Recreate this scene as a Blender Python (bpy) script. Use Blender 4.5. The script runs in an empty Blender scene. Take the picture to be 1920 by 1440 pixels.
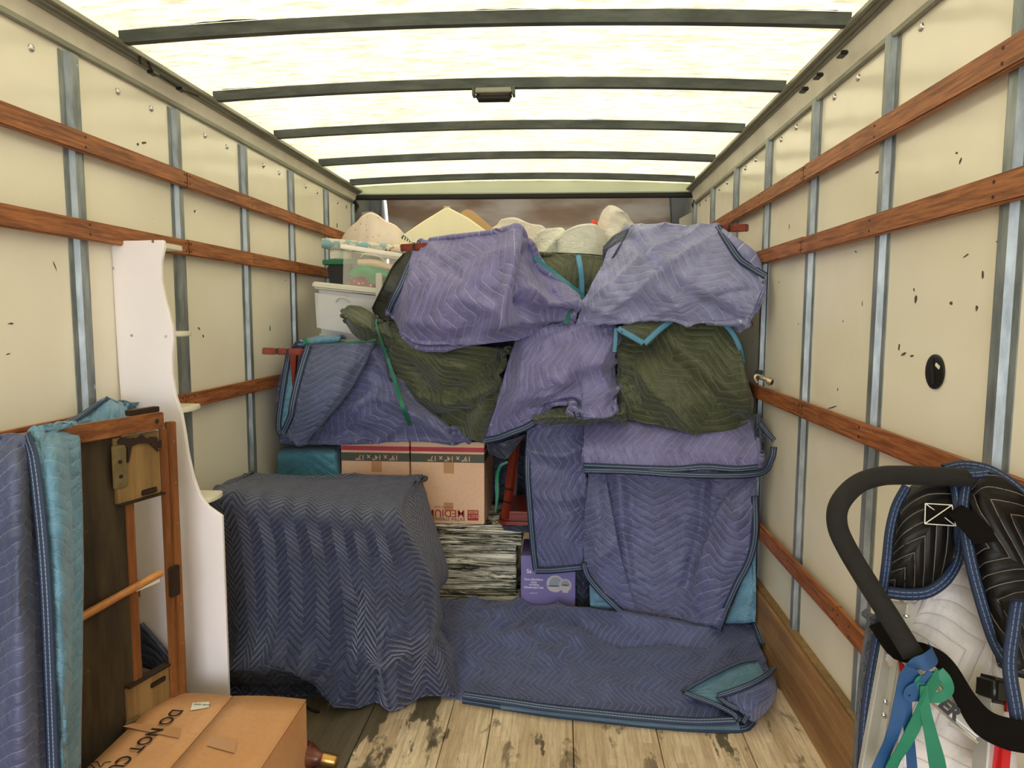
import bpy, bmesh, math, random
import numpy as np
from mathutils import Vector, Matrix, noise as mnoise
random.seed(7)
PI = math.pi
scene = bpy.context.scene
COL = scene.collection

# ------------------------------------------------------------------ camera
F = 1330.0
CAM = np.array([0.0, 0.0, 1.52])
def cam_axes(y, p, r):
    cy, sy, cp, sp, cr, sr = math.cos(y), math.sin(y), math.cos(p), math.sin(p), math.cos(r), math.sin(r)
    fwd = np.array([-sy*cp, cy*cp, -sp]); right = np.array([cy, sy, 0.0]); down = np.cross(fwd, right)
    return np.array([cr*right + sr*down, -sr*right + cr*down, fwd])
M3 = cam_axes(.0691, .09636, -.00363)
cd = bpy.data.cameras.new('camera'); cam = bpy.data.objects.new('camera', cd); COL.objects.link(cam)
cd.sensor_width = 36; cd.lens = F/1920*36; cd.clip_start = .05
mw = Matrix.Identity(4)
for i in range(3):
    mw[i][0] = M3[0][i]; mw[i][1] = -M3[1][i]; mw[i][2] = -M3[2][i]; mw[i][3] = CAM[i]
cam.matrix_world = mw
scene.camera = cam

# ------------------------------------------------------------------ light
scene.view_settings.view_transform = 'Standard'
scene.view_settings.look = 'None'
scene.view_settings.gamma = 1.0
scene.view_settings.exposure = 0.7
scene.view_settings.use_curve_mapping = False
world = bpy.data.worlds.new('sky'); scene.world = world; world.use_nodes = True
wn = world.node_tree; wn.nodes.clear()
wo = wn.nodes.new('ShaderNodeOutputWorld'); bg = wn.nodes.new('ShaderNodeBackground')
bg.inputs[0].default_value = (.94, .97, 1.0, 1); bg.inputs[1].default_value = 4.7
wn.links.new(bg.outputs[0], wo.inputs[0])
sd = bpy.data.lights.new('sun', 'SUN'); sd.energy = 4.6; sd.angle = math.radians(6); sd.color = (1, .965, .90)
sun = bpy.data.objects.new('sun', sd); COL.objects.link(sun)
sun.rotation_euler = (math.radians(28), math.radians(-14), 0)
scene.cycles.max_bounces = 10
scene.cycles.diffuse_bounces = 6
scene.cycles.glossy_bounces = 4
scene.cycles.transmission_bounces = 6
scene.cycles.sample_clamp_indirect = 6
scene.cycles.use_denoising = True

# ------------------------------------------------------------------ pixel <-> place helpers (1920x1440 frame)
def ray(x, y): return M3.T @ np.array([(x-960)/F, (y-720)/F, 1.0])
def at(x, y, Y):
    d = ray(x, y); return CAM + d*(Y/d[1])
def atz(x, y, z):
    d = ray(x, y); return CAM + d*((z-CAM[2])/d[2])
def atx(x, y, X):
    d = ray(x, y); return CAM + d*(X/d[0])
def pix(P):
    q = (np.asarray(P) - CAM) @ M3.T
    return q[..., 0]/q[..., 2]*F + 960, q[..., 1]/q[..., 2]*F + 720

# ------------------------------------------------------------------ object helpers
def tag(o, label=None, cat=None, group=None, kind=None):
    if label: o['label'] = label
    if cat: o['category'] = cat
    if group: o['group'] = group
    if kind: o['kind'] = kind
    return o
def link(name, me, mat=None, parent=None, smooth=False):
    o = bpy.data.objects.new(name, me); COL.objects.link(o)
    if mat is not None and len(me.materials) == 0: me.materials.append(mat)
    if parent is not None: o.parent = parent
    if smooth: me.polygons.foreach_set('use_smooth', [True]*len(me.polygons))
    return o
def empty(name, loc=(0, 0, 0)):
    o = bpy.data.objects.new(name, None); COL.objects.link(o); o.empty_display_size = .05
    return o      # parts keep world coordinates; the Empty marks the thing
def setroot(o, loc):
    """move an Empty root to its base and keep the children in place"""
    loc = Vector(loc); o.location = loc
    def rec(p):
        for c in p.children:
            c.matrix_parent_inverse = Matrix.Translation(-loc)
    rec(o)
def pyd(name, v, f, mat, parent=None, smooth=False, uv=None):
    me = bpy.data.meshes.new(name); me.from_pydata([tuple(map(float, p)) for p in v], [], f); me.update()
    if uv is not None:
        l = me.uv_layers.new(name='UVMap'); idx = np.empty(len(me.loops), int); me.loops.foreach_get('vertex_index', idx)
        l.data.foreach_set('uv', np.asarray(uv, float)[idx].ravel())
    return link(name, me, mat, parent, smooth)
class MB:
    """collects boxes, prisms and tubes into ONE mesh"""
    def __init__(s): s.bm = bmesh.new()
    def hexa(s, c):
        vs = [s.bm.verts.new(tuple(map(float, p))) for p in c]
        for f in ((0,3,2,1),(4,5,6,7),(0,1,5,4),(1,2,6,5),(2,3,7,6),(3,0,4,7)): s.bm.faces.new([vs[i] for i in f])
        return s
    def box(s, a, b):
        (x0,y0,z0),(x1,y1,z1) = a, b
        x0,x1 = sorted((x0,x1)); y0,y1 = sorted((y0,y1)); z0,z1 = sorted((z0,z1))
        return s.hexa([(x0,y0,z0),(x1,y0,z0),(x1,y1,z0),(x0,y1,z0),(x0,y0,z1),(x1,y0,z1),(x1,y1,z1),(x0,y1,z1)])
    def bar(s, p, q, w, h, up=(0,0,1), w2=None, h2=None):
        p, q = Vector(p), Vector(q); d = (q-p).normalized(); up = Vector(up)
        sx = d.cross(up).normalized(); sz = sx.cross(d).normalized()
        w2 = w if w2 is None else w2; h2 = h if h2 is None else h2
        c = []
        for (pt, ww, hh) in ((p, w, h), (q, w2, h2)):
            c += [pt-sx*ww/2-sz*hh/2, pt+sx*ww/2-sz*hh/2, pt+sx*ww/2+sz*hh/2, pt-sx*ww/2+sz*hh/2]
        return s.hexa(c)
    def tube(s, pts, r, n=12, caps=True, flat=1.0, up=(0,0,1)):
        pts = [Vector(p) for p in pts]; m = len(pts); rings = []
        rr = r if hasattr(r, '__len__') else [r]*m
        side = None
        for i, p in enumerate(pts):
            d = (pts[min(i+1, m-1)] - pts[max(i-1, 0)]).normalized()
            if side is None:
                side = d.cross(Vector(up));
                if side.length < 1e-3: side = d.cross(Vector((1, 0, 0)))
            side = (side - d*side.dot(d)).normalized(); u = d.cross(side).normalized()
            rings.append([s.bm.verts.new(p + side*math.cos(2*PI*k/n)*rr[i] + u*math.sin(2*PI*k/n)*rr[i]*flat) for k in range(n)])
        for a, b in zip(rings, rings[1:]):
            for k in range(n): s.bm.faces.new((a[k], a[(k+1)%n], b[(k+1)%n], b[k]))
        if caps:
            s.bm.faces.new(rings[0][::-1]); s.bm.faces.new(rings[-1])
        return s
    def prism(s, poly, vec):
        vec = Vector(vec); a = [s.bm.verts.new(tuple(map(float, p))) for p in poly]
        b = [s.bm.verts.new(v.co + vec) for v in a]; n = len(a)
        s.bm.faces.new(a[::-1]); s.bm.faces.new(b)
        for k in range(n): s.bm.faces.new((a[k], a[(k+1)%n], b[(k+1)%n], b[k]))
        return s
    def build(s, name, mat, parent=None, bevel=0, smooth=False, seg=2):
        bmesh.ops.recalc_face_normals(s.bm, faces=s.bm.faces)
        if bevel:
            bmesh.ops.bevel(s.bm, geom=list(s.bm.edges), offset=bevel, segments=seg, affect='EDGES', clamp_overlap=True)
        me = bpy.data.meshes.new(name); s.bm.to_mesh(me); s.bm.free()
        o = link(name, me, mat, parent, smooth or bevel > 0)
        if smooth or bevel:
            try: me.set_sharp_from_angle(angle=math.radians(42))
            except Exception: pass
        return o
def text(name, body, mat, parent, origin, xdir, ydir, size, align='CENTER', ext=.0004, bold=0, sx=1.0):
    c = bpy.data.curves.new(name, 'FONT'); c.body = body; c.size = size; c.align_x = align; c.align_y = 'CENTER'
    c.extrude = ext; c.offset = bold
    c.materials.append(mat)
    tmp = bpy.data.objects.new(name, c); COL.objects.link(tmp); bpy.context.view_layer.update()
    me = bpy.data.meshes.new_from_object(tmp.evaluated_get(bpy.context.evaluated_depsgraph_get())); me.name = name
    bpy.data.objects.remove(tmp); bpy.data.curves.remove(c)
    if not me.materials: me.materials.append(mat)
    o = bpy.data.objects.new(name, me); COL.objects.link(o)
    x = Vector(xdir).normalized(); y = Vector(ydir).normalized(); y = (y - x*y.dot(x)).normalized(); z = x.cross(y)
    m = Matrix.Identity(4)
    for i in range(3): m[i][0], m[i][1], m[i][2], m[i][3] = x[i]*sx, y[i], z[i], origin[i]
    o.matrix_world = m
    if parent is not None: o.parent = parent
    return o

# ------------------------------------------------------------------ materials
def L(c):
    c = c.lstrip('#'); r = [int(c[i:i+2], 16)/255 for i in (0, 2, 4)]
    return tuple(x/12.92 if x <= .04045 else ((x+.055)/1.055)**2.4 for x in r) + (1,)
class NT:
    def __init__(s, name):
        s.m = bpy.data.materials.new(name); s.m.use_nodes = True; s.t = s.m.node_tree
        s.b = s.t.nodes['Principled BSDF']; s.out = s.t.nodes['Material Output']
    def n(s, ty, **kw):
        nd = s.t.nodes.new(ty)
        for k, v in kw.items():
            if k.startswith('i_'):
                nd.inputs[k[2:].replace('_', ' ')].default_value = v
            else: setattr(nd, k, v)
        return nd
    def put(s, sock, val):
        if hasattr(val, 'is_linked') or hasattr(val, 'links'): s.t.links.new(val, sock)
        else: sock.default_value = val
    def math(s, op, a, b=0.0, c=0.0):
        nd = s.t.nodes.new('ShaderNodeMath'); nd.operation = op
        s.put(nd.inputs[0], a); s.put(nd.inputs[1], b); s.put(nd.inputs[2], c); return nd.outputs[0]
    def mix(s, fac, a, b, blend='MIX'):
        nd = s.t.nodes.new('ShaderNodeMix'); nd.data_type = 'RGBA'; nd.blend_type = blend
        s.put(nd.inputs[0], fac); s.put(nd.inputs[6], a); s.put(nd.inputs[7], b); return nd.outputs[2]
    def ramp(s, fac, a, b, smooth=True):
        nd = s.t.nodes.new('ShaderNodeMapRange'); nd.interpolation_type = 'SMOOTHSTEP' if smooth else 'LINEAR'
        s.put(nd.inputs[0], fac); nd.inputs[1].default_value = a; nd.inputs[2].default_value = b; return nd.outputs[0]
    def coord(s, kind='Object', scale=(1,1,1), rot=(0,0,0), loc=(0,0,0)):
        tc = s.n('ShaderNodeTexCoord'); mp = s.n('ShaderNodeMapping')
        mp.inputs['Scale'].default_value = scale; mp.inputs['Rotation'].default_value = rot; mp.inputs['Location'].default_value = loc
        s.t.links.new(tc.outputs[kind], mp.inputs[0]); return mp.outputs[0]
    def noise(s, vec, scale, detail=4, rough=.55, dist=0):
        nd = s.n('ShaderNodeTexNoise'); s.put(nd.inputs['Vector'], vec); nd.inputs['Scale'].default_value = scale
        nd.inputs['Detail'].default_value = detail; nd.inputs['Roughness'].default_value = rough
        nd.inputs['Distortion'].default_value = dist; return nd.outputs['Fac']
    def bump(s, h, strength=.3, dist=.01):
        nd = s.n('ShaderNodeBump'); nd.inputs['Strength'].default_value = strength; nd.inputs['Distance'].default_value = dist
        s.put(nd.inputs['Height'], h); s.t.links.new(nd.outputs[0], s.b.inputs['Normal'])
    def col(s, v): s.put(s.b.inputs['Base Color'], v)
    def rough(s, v): s.put(s.b.inputs['Roughness'], v)
def plain(name, c, rough=.5, metal=0, spec=.5, nz=0.0, nscale=8, bump=0):
    t = NT(name); c = L(c) if isinstance(c, str) else c
    if nz:
        v = t.coord(); n = t.noise(v, nscale, 5)
        dark = tuple(x*(1-nz) for x in c[:3])+(1,); lite = tuple(min(1, x*(1+nz*.6)) for x in c[:3])+(1,)
        t.col(t.mix(t.ramp(n, .3, .7), dark, lite))
        if bump: t.bump(t.noise(v, nscale*8, 3), bump, .002)
    else: t.col(c)
    t.rough(rough); t.b.inputs['Metallic'].default_value = metal; t.b.inputs['Specular IOR Level'].default_value = spec
    return t.m

def quilt(name, c, thread, spacing=.037, half=.13, k=.62, puff=.30, line=.042, lining=None, rough=.55, tmix=.62, pd=.012, sheen=.3, rumple=1.0, spec=.5):
    """quilted moving blanket: chevron stitch lines in cloth metres"""
    t = NT(name); uv = t.n('ShaderNodeUVMap').outputs[0]
    sep = t.n('ShaderNodeSeparateXYZ'); t.t.links.new(uv, sep.inputs[0])
    nz = t.noise(uv, 3.0, 3); wob = t.math('MULTIPLY', t.math('SUBTRACT', nz, .5), .05)
    u = t.math('ADD', sep.outputs[0], wob); v = sep.outputs[1]
    pp = t.math('PINGPONG', u, half)
    s_ = t.math('DIVIDE', t.math('ADD', v, t.math('MULTIPLY', pp, k)), spacing)
    s_ = t.math('ADD', s_, t.math('MULTIPLY', t.noise(uv, 9.0, 2), .35))
    f = t.math('FRACT', s_); d = t.math('MINIMUM', f, t.math('SUBTRACT', 1.0, f))
    lm = t.math('SUBTRACT', 1.0, t.ramp(d, line*.35, line))
    # broken thread
    br = t.ramp(t.noise(uv, 60, 2), .28, .42); lm = t.math('MULTIPLY', lm, br)
    h = t.math('POWER', t.math('MULTIPLY', d, 2.0), .42)
    small = t.math('SUBTRACT', 1.0, t.math('ABSOLUTE', t.math('SUBTRACT', t.math('MULTIPLY', t.noise(uv, 22, 4, .6, .8), 2.0), 1.0))); mid = t.noise(uv, 9, 4, .6, .6)
    hh = t.math('ADD', t.math('MULTIPLY', h, puff), t.math('MULTIPLY', small, .55*rumple))
    hh = t.math('ADD', hh, t.math('MULTIPLY', mid, .45*rumple))
    C = L(c); C2 = tuple(x*.80 for x in C[:3])+(1,); C3 = tuple(min(1, x*1.16) for x in C[:3])+(1,)
    base = t.mix(t.ramp(mid, .3, .7), C2, C3)
    base = t.mix(t.math('MULTIPLY', lm, tmix), base, L(thread))
    if lining:
        geo = t.n('ShaderNodeNewGeometry')
        lb = t.mix(t.math('MULTIPLY', lm, tmix*.5), L(lining), L(thread))
        base = t.mix(geo.outputs['Backfacing'], base, lb)
    t.col(base); t.rough(rough-.08); t.b.inputs['Specular IOR Level'].default_value = spec
    t.b.inputs['Sheen Weight'].default_value = sheen; t.b.inputs['Sheen Tint'].default_value = (.75, .8, 1, 1); t.b.inputs['Sheen Roughness'].default_value = .5
    t.bump(hh, .95, pd*1.15)
    return t.m
def wood(name, c1, c2, axis=1, scale=1.0, rough=.5, wear=None, ring=14):
    t = NT(name); sc = [ring]*3; sc[axis] = ring*.06
    v = t.coord('Object', tuple(x*scale for x in sc)); n = t.noise(v, 3.0, 6, .65, .4)
    base = t.mix(t.ramp(n, .32, .68), L(c1), L(c2))
    v2 = t.coord('Object', (1, 1, 1)); n2 = t.noise(v2, 4.0, 3)
    base = t.mix(t.math('MULTIPLY', t.ramp(n2, .35, .75), .35), base, tuple(x*.55 for x in L(c1)[:3])+(1,))
    if wear:
        w = t.ramp(t.noise(t.coord('Object', tuple(40 if i != axis else 4 for i in range(3))), 1.0, 4, .7), .62, .72)
        base = t.mix(t.math('MULTIPLY', w, .6), base, L(wear))
    t.col(base); t.rough(rough); t.bump(n, .25, .003)
    return t.m

M = {}
M['purple'] = quilt('purple_quilt', '575b88', 'b8bad4')
M['violet'] = quilt('violet_quilt', '6f6da0', 'cac6de', half=.11)
M['purple_lit'] = quilt('purple_lit_quilt', '8589b4', 'd4d6ea')  # purple made lighter: stronger roof light on the top bundle put into the colour
M['slate'] = quilt('slate_quilt', '4b5478', 'a0a8c4')
M['navy'] = quilt('navy_quilt', '20284a', '505c86', spacing=.026, half=.05, k=1.0, puff=.75, line=.10, tmix=.5, pd=.011, rough=.6, sheen=.4)
M['olive'] = quilt('olive_quilt', '42482d', '8e936f')
M['teal'] = quilt('teal_quilt', '5f8fae', '94bcd4', spacing=.040, half=.10, k=.35, line=.05, tmix=.5)
M['tealplain'] = quilt('teal_cover', '4688a4', '6aa6bc', spacing=.05, half=.2, k=.7, puff=.3, line=.03, tmix=.35, rough=.4)
M['floorq'] = quilt('floor_quilt', '4b5482', '98a4cc', spacing=.030, half=.10, k=.7, line=.07, pd=.010)
M['black'] = quilt('black_quilt', '0f0e0f', 'b9a9a4', spacing=.030, half=.085, k=1.0, line=.04, tmix=.7, pd=.012, sheen=0.0, rumple=.12, spec=.25)
M['white_q'] = quilt('white_quilt', 'c9c3c2', 'd8d4d4', spacing=.035, half=.12, k=.9, line=.05, tmix=.2, pd=.012, rumple=.25, sheen=.1)
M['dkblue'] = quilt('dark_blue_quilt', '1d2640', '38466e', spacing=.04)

def binding_mat(name, c, thread, n=2):
    t = NT(name); uv = t.n('ShaderNodeUVMap').outputs[0]; sep = t.n('ShaderNodeSeparateXYZ'); t.t.links.new(uv, sep.inputs[0])
    lm = 0.0
    for p in ((.34, .66) if n == 2 else (.5,)):
        d = t.math('ABSOLUTE', t.math('SUBTRACT', sep.outputs[1], p))
        a = t.math('SUBTRACT', 1.0, t.ramp(d, .02, .055)); lm = t.math('MAXIMUM', lm, a)
    dash = t.ramp(t.math('FRACT', t.math('MULTIPLY', sep.outputs[0], 90)), .1, .25)
    lm = t.math('MULTIPLY', lm, dash)
    t.col(t.mix(t.math('MULTIPLY', lm, .7), L(c), L(thread))); t.rough(.6)
    t.bump(t.noise(uv, 60, 3), .4, .003)
    return t.m
M['bind_navy'] = binding_mat('navy_binding', '263856', 'aab8cc')
M['bind_blue'] = binding_mat('blue_binding', '4a86a6', '86b4cc')
M['bind_royal'] = binding_mat('royal_binding', '132443', '6f8cb8')

# walls
t = NT('wall_panel'); v = t.coord('Object', (1, 1, 1))
n = t.noise(v, 1.6, 4); fine = t.noise(v, 30, 4, .6)
base = t.mix(t.ramp(n, .3, .7), L('e8e3d2'), L('eee9da'))
sv = t.coord('Object', (9, 5, 15), (.5, .3, .2)); spots = t.noise(sv, 1.3, 5, .6)
base = t.mix(t.math('MULTIPLY', t.ramp(spots, .755, .79), .7), base, L('4b4636'))
sv2 = t.coord('Object', (3, 22, 3), (.6, 0, 0)); sc2 = t.noise(sv2, 2.0, 4, .7)
base = t.mix(t.math('MULTIPLY', t.ramp(sc2, .735, .77), .45), base, L('8a8268'))
t.col(base); t.rough(.16); t.b.inputs['Specular IOR Level'].default_value = .55
t.bump(t.math('ADD', t.math('MULTIPLY', t.noise(v, 2.5, 2), 2.0), t.math('MULTIPLY', fine, .06)), .35, .012); M['wall'] = t.m
# galvanised steel
t = NT('galvanised_steel'); v = t.coord('Object', (6, 6, 1.6)); n = t.noise(v, 3, 5, .6)
t.col(t.mix(t.ramp(n, .3, .7), L('6f777b'), L('a0a8ab'))); t.rough(.42); t.b.inputs['Metallic'].default_value = .5; M['galv'] = t.m
t = NT('bow_steel'); v = t.coord('Object', (1.5, 6, 6)); n = t.noise(v, 4, 5, .6)
t.col(t.mix(t.ramp(n, .3, .7), L('383d39'), L('535853'))); t.rough(.55); t.b.inputs['Metallic'].default_value = .2; M['bow'] = t.m
M['cove'] = plain('cove_aluminium', 'dcd7c8', .35, .05, nz=.12, nscale=5)
M['rail_al'] = plain('roof_rail_aluminium', '8f8e80', .42, .35, nz=.15, nscale=6)
M['slat'] = wood('oiled_slat_wood', '6d3917', 'b06d3a', 1, 1, .5, wear='c99a6c', ring=34)
M['plykick'] = wood('kick_board_wood', '835c38', 'b08a5c', 1, .8, .6, wear='4a3420', ring=9)
M['walnut'] = wood('walnut_turning', '4a2216', '78402a', 0, 1, .3)
M['mahog'] = wood('mahogany_wood', '5e1f15', '84301f', 2, 1, .35)
M['mahogx'] = wood('mahogany_wood_rail', '66231a', '8a3523', 0, 1, .35)
M['fwood'] = wood('frame_wood', '6a3a1c', '9a6236', 1, 1, .5)
M['fwoodz'] = wood('frame_wood_upright', '6e401f', '9a6236', 2, 1, .5)
M['lwood'] = wood('pale_block_wood', '7a5e38', '987a4c', 2, .6, .6)
M['goldwood'] = wood('golden_rod_wood', 'a96a35', 'd09458', 1, 1, .45)
# roof sheet
t = NT('translucent_roof'); v = t.coord('Object', (1, 1, 1))
n = t.noise(v, 2.5, 6, .6); fib = t.noise(t.coord('Object', (3, 12, 3)), 3, 6, .7)
c = t.mix(t.ramp(n, .3, .75), L('9c947a'), L('8b836b'))
c = t.mix(t.math('MULTIPLY', t.ramp(fib, .44, .66), .75), c, L('5e5a48'))
tr = t.n('ShaderNodeBsdfTranslucent'); t.t.links.new(c, tr.inputs[0])
df = t.n('ShaderNodeBsdfDiffuse'); t.t.links.new(c, df.inputs[0])
mx = t.n('ShaderNodeMixShader'); mx.inputs[0].default_value = .35
t.t.links.new(tr.outputs[0], mx.inputs[1]); t.t.links.new(df.outputs[0], mx.inputs[2]); t.t.links.new(mx.outputs[0], t.out.inputs[0]); M['roof'] = t.m
# floor planks
t = NT('laminated_floor'); tc = t.n('ShaderNodeTexCoord'); sep = t.n('ShaderNodeSeparateXYZ'); t.t.links.new(tc.outputs['Object'], sep.inputs[0])
sx = t.math('DIVIDE', sep.outputs[0], .034); ix = t.math('FLOOR', sx)
wn1 = t.n('ShaderNodeTexWhiteNoise', noise_dimensions='1D'); t.put(wn1.inputs['W'], ix)
sy = t.math('FLOOR', t.math('ADD', t.math('DIVIDE', sep.outputs[1], .55), t.math('MULTIPLY', wn1.outputs['Value'], 7.0)))
cb = t.n('ShaderNodeCombineXYZ'); t.put(cb.inputs[0], ix); t.put(cb.inputs[1], sy)
wn2 = t.n('ShaderNodeTexWhiteNoise', noise_dimensions='2D'); t.put(wn2.inputs['Vector'], cb.outputs[0])
gr = t.noise(t.coord('Object', (60, 5, 5)), 1.2, 6, .7)
base = t.mix(wn2.outputs['Value'], L('c9b394'), L('ebd9bb'))
base = t.mix(t.math('MULTIPLY', t.ramp(gr, .35, .7), .45), base, L('7a5c3b'))
fx = t.math('FRACT', sx); seam = t.math('SUBTRACT', 1.0, t.ramp(t.math('MINIMUM', fx, t.math('SUBTRACT', 1.0, fx)), .0, .05))
base = t.mix(t.math('MULTIPLY', seam, .3), base, L('5a4229'))
dn = t.noise(t.coord('Object', (9, 3.2, 3)), 1.1, 6, .65, .5)
base = t.mix(t.math('MULTIPLY', t.ramp(dn, .56, .63), .65), base, L('473c2c'))
dn2 = t.noise(t.coord('Object', (30, 22, 3)), 1.4, 5, .7)
base = t.mix(t.math('MULTIPLY', t.ramp(dn2, .64, .72), .6), base, L('3c3020'))
lft = t.ramp(sep.outputs[0], -.25, -.95); dn3 = t.noise(t.coord('Object', (7, 2.2, 3), loc=(3, 1, 0)), 1.0, 6, .62)
base = t.mix(t.math('MULTIPLY', t.ramp(t.math('ADD', dn3, t.math('MULTIPLY', lft, .22)), .60, .64), .9), base, L('4a4436'))
t.col(base); t.rough(t.math('ADD', .45, t.math('MULTIPLY', gr, .3))); t.bump(t.math('ADD', gr, t.math('MULTIPLY', seam, -.6)), .3, .003); M['floor'] = t.m
# cardboard
def card(name, a, b):
    t = NT(name); v = t.coord(); n = t.noise(v, 3, 4); fl = t.noise(t.coord('Object', (2, 2, 160)), 2, 2)
    c = t.mix(t.ramp(n, .3, .7), L(a), L(b)); c = t.mix(t.math('MULTIPLY', t.ramp(t.noise(v, 60, 4), .4, .8), .12), c, L('7a5230'))
    t.col(c); t.rough(.75); t.b.inputs['Specular IOR Level'].default_value = .2; t.bump(fl, .08, .002); return t.m
M['card'] = card('cardboard', 'c99568', 'd3a278'); M['card2'] = card('cardboard_pink', 'deb79c', 'e8c4a8')
M['red'] = plain('print_red', 'b4353f', .6); M['grn'] = plain('print_greengrey', '4b4e44', .6); M['inkred'] = plain('ink_red', 'a6302f', .6)
M['ink'] = plain('ink_black', '191513', .6); M['inkc'] = plain('ink_cream', 'cfa884', .7); M['tape'] = plain('packing_tape', 'bf9066', .3)
M['paper'] = plain('white_paper', 'dfe0d4', .6); M['white'] = plain('white_print', 'e6e4f0', .6)
M['seam'] = plain('seam_shadow_brown', '6b4a2e', .9)
M['lav'] = plain('lavender_print', '8078b6', .35, nz=.10, nscale=4); M['greyp'] = plain('grey_print', '9aa0ad', .4); M['greyd'] = plain('grey_dark_print', '555a6a', .4); M['crock'] = plain('pale_crockery_print', 'c4bfc4', .4)
# foil
t = NT('stretch_film'); v = t.coord('Object', (1.6, 1.6, 34), (0, .06, 0)); n = t.noise(v, 2.0, 6, .75, 1.2)
t.col(t.mix(t.ramp(n, .44, .58), L('3c3f36'), L('e4e2d4'))); t.rough(.25); t.put(t.b.inputs['Metallic'], t.ramp(n, .6, .3)); t.bump(n, .9, .010); M['foil'] = t.m
M['laminate'] = plain('white_laminate', 'f2edf2', .35, nz=.03, nscale=3)
M['whiteedge'] = plain('white_shelf', 'dcd8c6', .3)
t = NT('dark_underside'); v = t.coord('Object', (3, 7, 1.0)); n = t.noise(v, 2.2, 6, .65)
cc = t.mix(t.ramp(n, .3, .75), L('1f1811'), L('4b3f2c')); sp = t.noise(t.coord(), 14, 4, .7)
t.col(t.mix(t.math('MULTIPLY', t.ramp(sp, .68, .76), .5), cc, L('8c7350'))); t.rough(.55); M['dark'] = t.m
M['steel'] = plain('steel_bright', 'c9c9c9', .25, 1); M['alu'] = plain('brushed_aluminium', 'c4c3c1', .33, .45, nz=.08, nscale=20)
M['dullmetal'] = plain('dull_bracket_metal', '9a8a66', .4, .7, nz=.2, nscale=30); M['brown'] = plain('dark_brown_wood', '2c1b10', .6, nz=.3)
M['brass'] = plain('brass', 'b08a50', .3, .9); M['foam'] = plain('black_foam_grip', '171514', .9, nz=.15, nscale=60, bump=.5)
M['blackp'] = plain('black_plastic', '100f0c', .35); M['strapb'] = plain('black_webbing', '0e0a08', .95, spec=.15, nz=.2, nscale=90, bump=.3)
M['redr'] = plain('red_reflector', 'c0101c', .25)
def ribbon(name, c): return plain(name, c, .5, nz=.12, nscale=25)
M['rib_b'] = ribbon('blue_ribbon', '1c4a7c'); M['rib_g'] = ribbon('green_ribbon', '1a7358'); M['rib_t'] = ribbon('teal_ribbon', '2c7a86')
M['tote'] = plain('grey_tote_plastic', 'bdbcba', .4, nz=.04); M['totelid'] = plain('pale_grey_lid', 'c9c5b4', .4); M['glid'] = plain('green_lid', '23744c', .4)
t = NT('clear_bin_plastic'); t.col(L('e6e2da')); t.rough(.25); t.b.inputs['Alpha'].default_value = .16; t.b.inputs['Specular IOR Level'].default_value = .5; M['clear'] = t.m
M['clearrim'] = plain('clear_bin_rim', 'efe9da', .3)
M['mint'] = plain('green_cloth', '2f9a62', .9, nz=.2, nscale=20, bump=.4); M['beige'] = plain('beige_cloth', 'c9b694', .9, nz=.1, nscale=20)
t = NT('pink_print_cloth'); v = t.coord(); vo = t.n('ShaderNodeTexVoronoi'); vo.inputs['Scale'].default_value = 42; t.t.links.new(v, vo.inputs['Vector'])
t.col(t.mix(t.ramp(vo.outputs['Distance'], .25, .40), L('efc0c4'), L('b82848'))); t.rough(.9); M['pink'] = t.m
t = NT('map_print'); v = t.coord(); n = t.noise(v, 13, 5, .6)
c = t.mix(t.ramp(n, .47, .50), L('7fa5ad'), L('d3c3b0')); t.col(t.mix(t.ramp(t.noise(v, 16, 3), .62, .66), c, L('6d5a4c'))); t.rough(.5); M['map'] = t.m
t = NT('dotted_pillow'); v = t.coord(); vo = t.n('ShaderNodeTexVoronoi'); vo.inputs['Scale'].default_value = 26; vo.inputs['Randomness'].default_value = .35; t.t.links.new(v, vo.inputs['Vector'])
c = t.mix(t.ramp(t.noise(v, 4, 3), .35, .7), L('f3e4d2'), L('f6e6da'))
t.col(t.mix(t.math('SUBTRACT', 1.0, t.ramp(vo.outputs['Distance'], .10, .17)), c, L('d3a9a0'))); t.rough(.9); t.bump(t.noise(v, 12, 4), .4, .01); M['pillow'] = t.m
M['cream'] = plain('cream_foam', 'f6eecb', .9, nz=.03); M['tan'] = plain('tan_board', 'bf9d72', .7, nz=.06)
def bagm(name, c, c2):
    t = NT(name); v = t.coord(); n = t.noise(v, 7, 6, .65, 1.0)
    t.col(t.mix(t.ramp(t.noise(v, 5, 3), .5, .72), L(c), L(c2))); t.rough(.35); t.b.inputs['Specular IOR Level'].default_value = .5
    t.b.inputs['Subsurface Weight'].default_value = 0; t.bump(t.math('ADD', n, t.math('MULTIPLY', t.math('ABSOLUTE', t.math('SUBTRACT', t.noise(t.coord('Object', (1, 1, 2.2)), 11, 5, .7, 1.6), .5)), -1.4)), .6, .03); return t.m
M['bag1'] = bagm('white_bag_floral', 'f0e8dc', 'e8b8aa'); M['bag2'] = bagm('white_bag_plastic', 'ecece0', 'd2d8cc'); M['bag3'] = bagm('white_bag_peaked', 'f0ebe0', 'e4bcb0')
M['orange'] = plain('orange_red_plastic', 'd63c1e', .4)
t = NT('garment_bag_cloth'); v = t.coord(); n = t.noise(v, 9, 4, .6, .5); t.col(t.mix(t.ramp(n, .3, .7), L('151813'), L('3b3c2f'))); t.rough(.5); t.bump(n, .6, .02); M['garment'] = t.m
t = NT('attic_sheet'); v = t.coord('Object', (1, 1, 3)); n = t.noise(v, 1.6, 3, .5)
t.col(t.mix(t.ramp(n, .35, .65), L('a88c72'), L('e4d8c8'))); t.rough(.38); t.b.inputs['Metallic'].default_value = .1; t.bump(t.noise(v, 2.0, 2), .3, .02); M['attic'] = t.m
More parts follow.
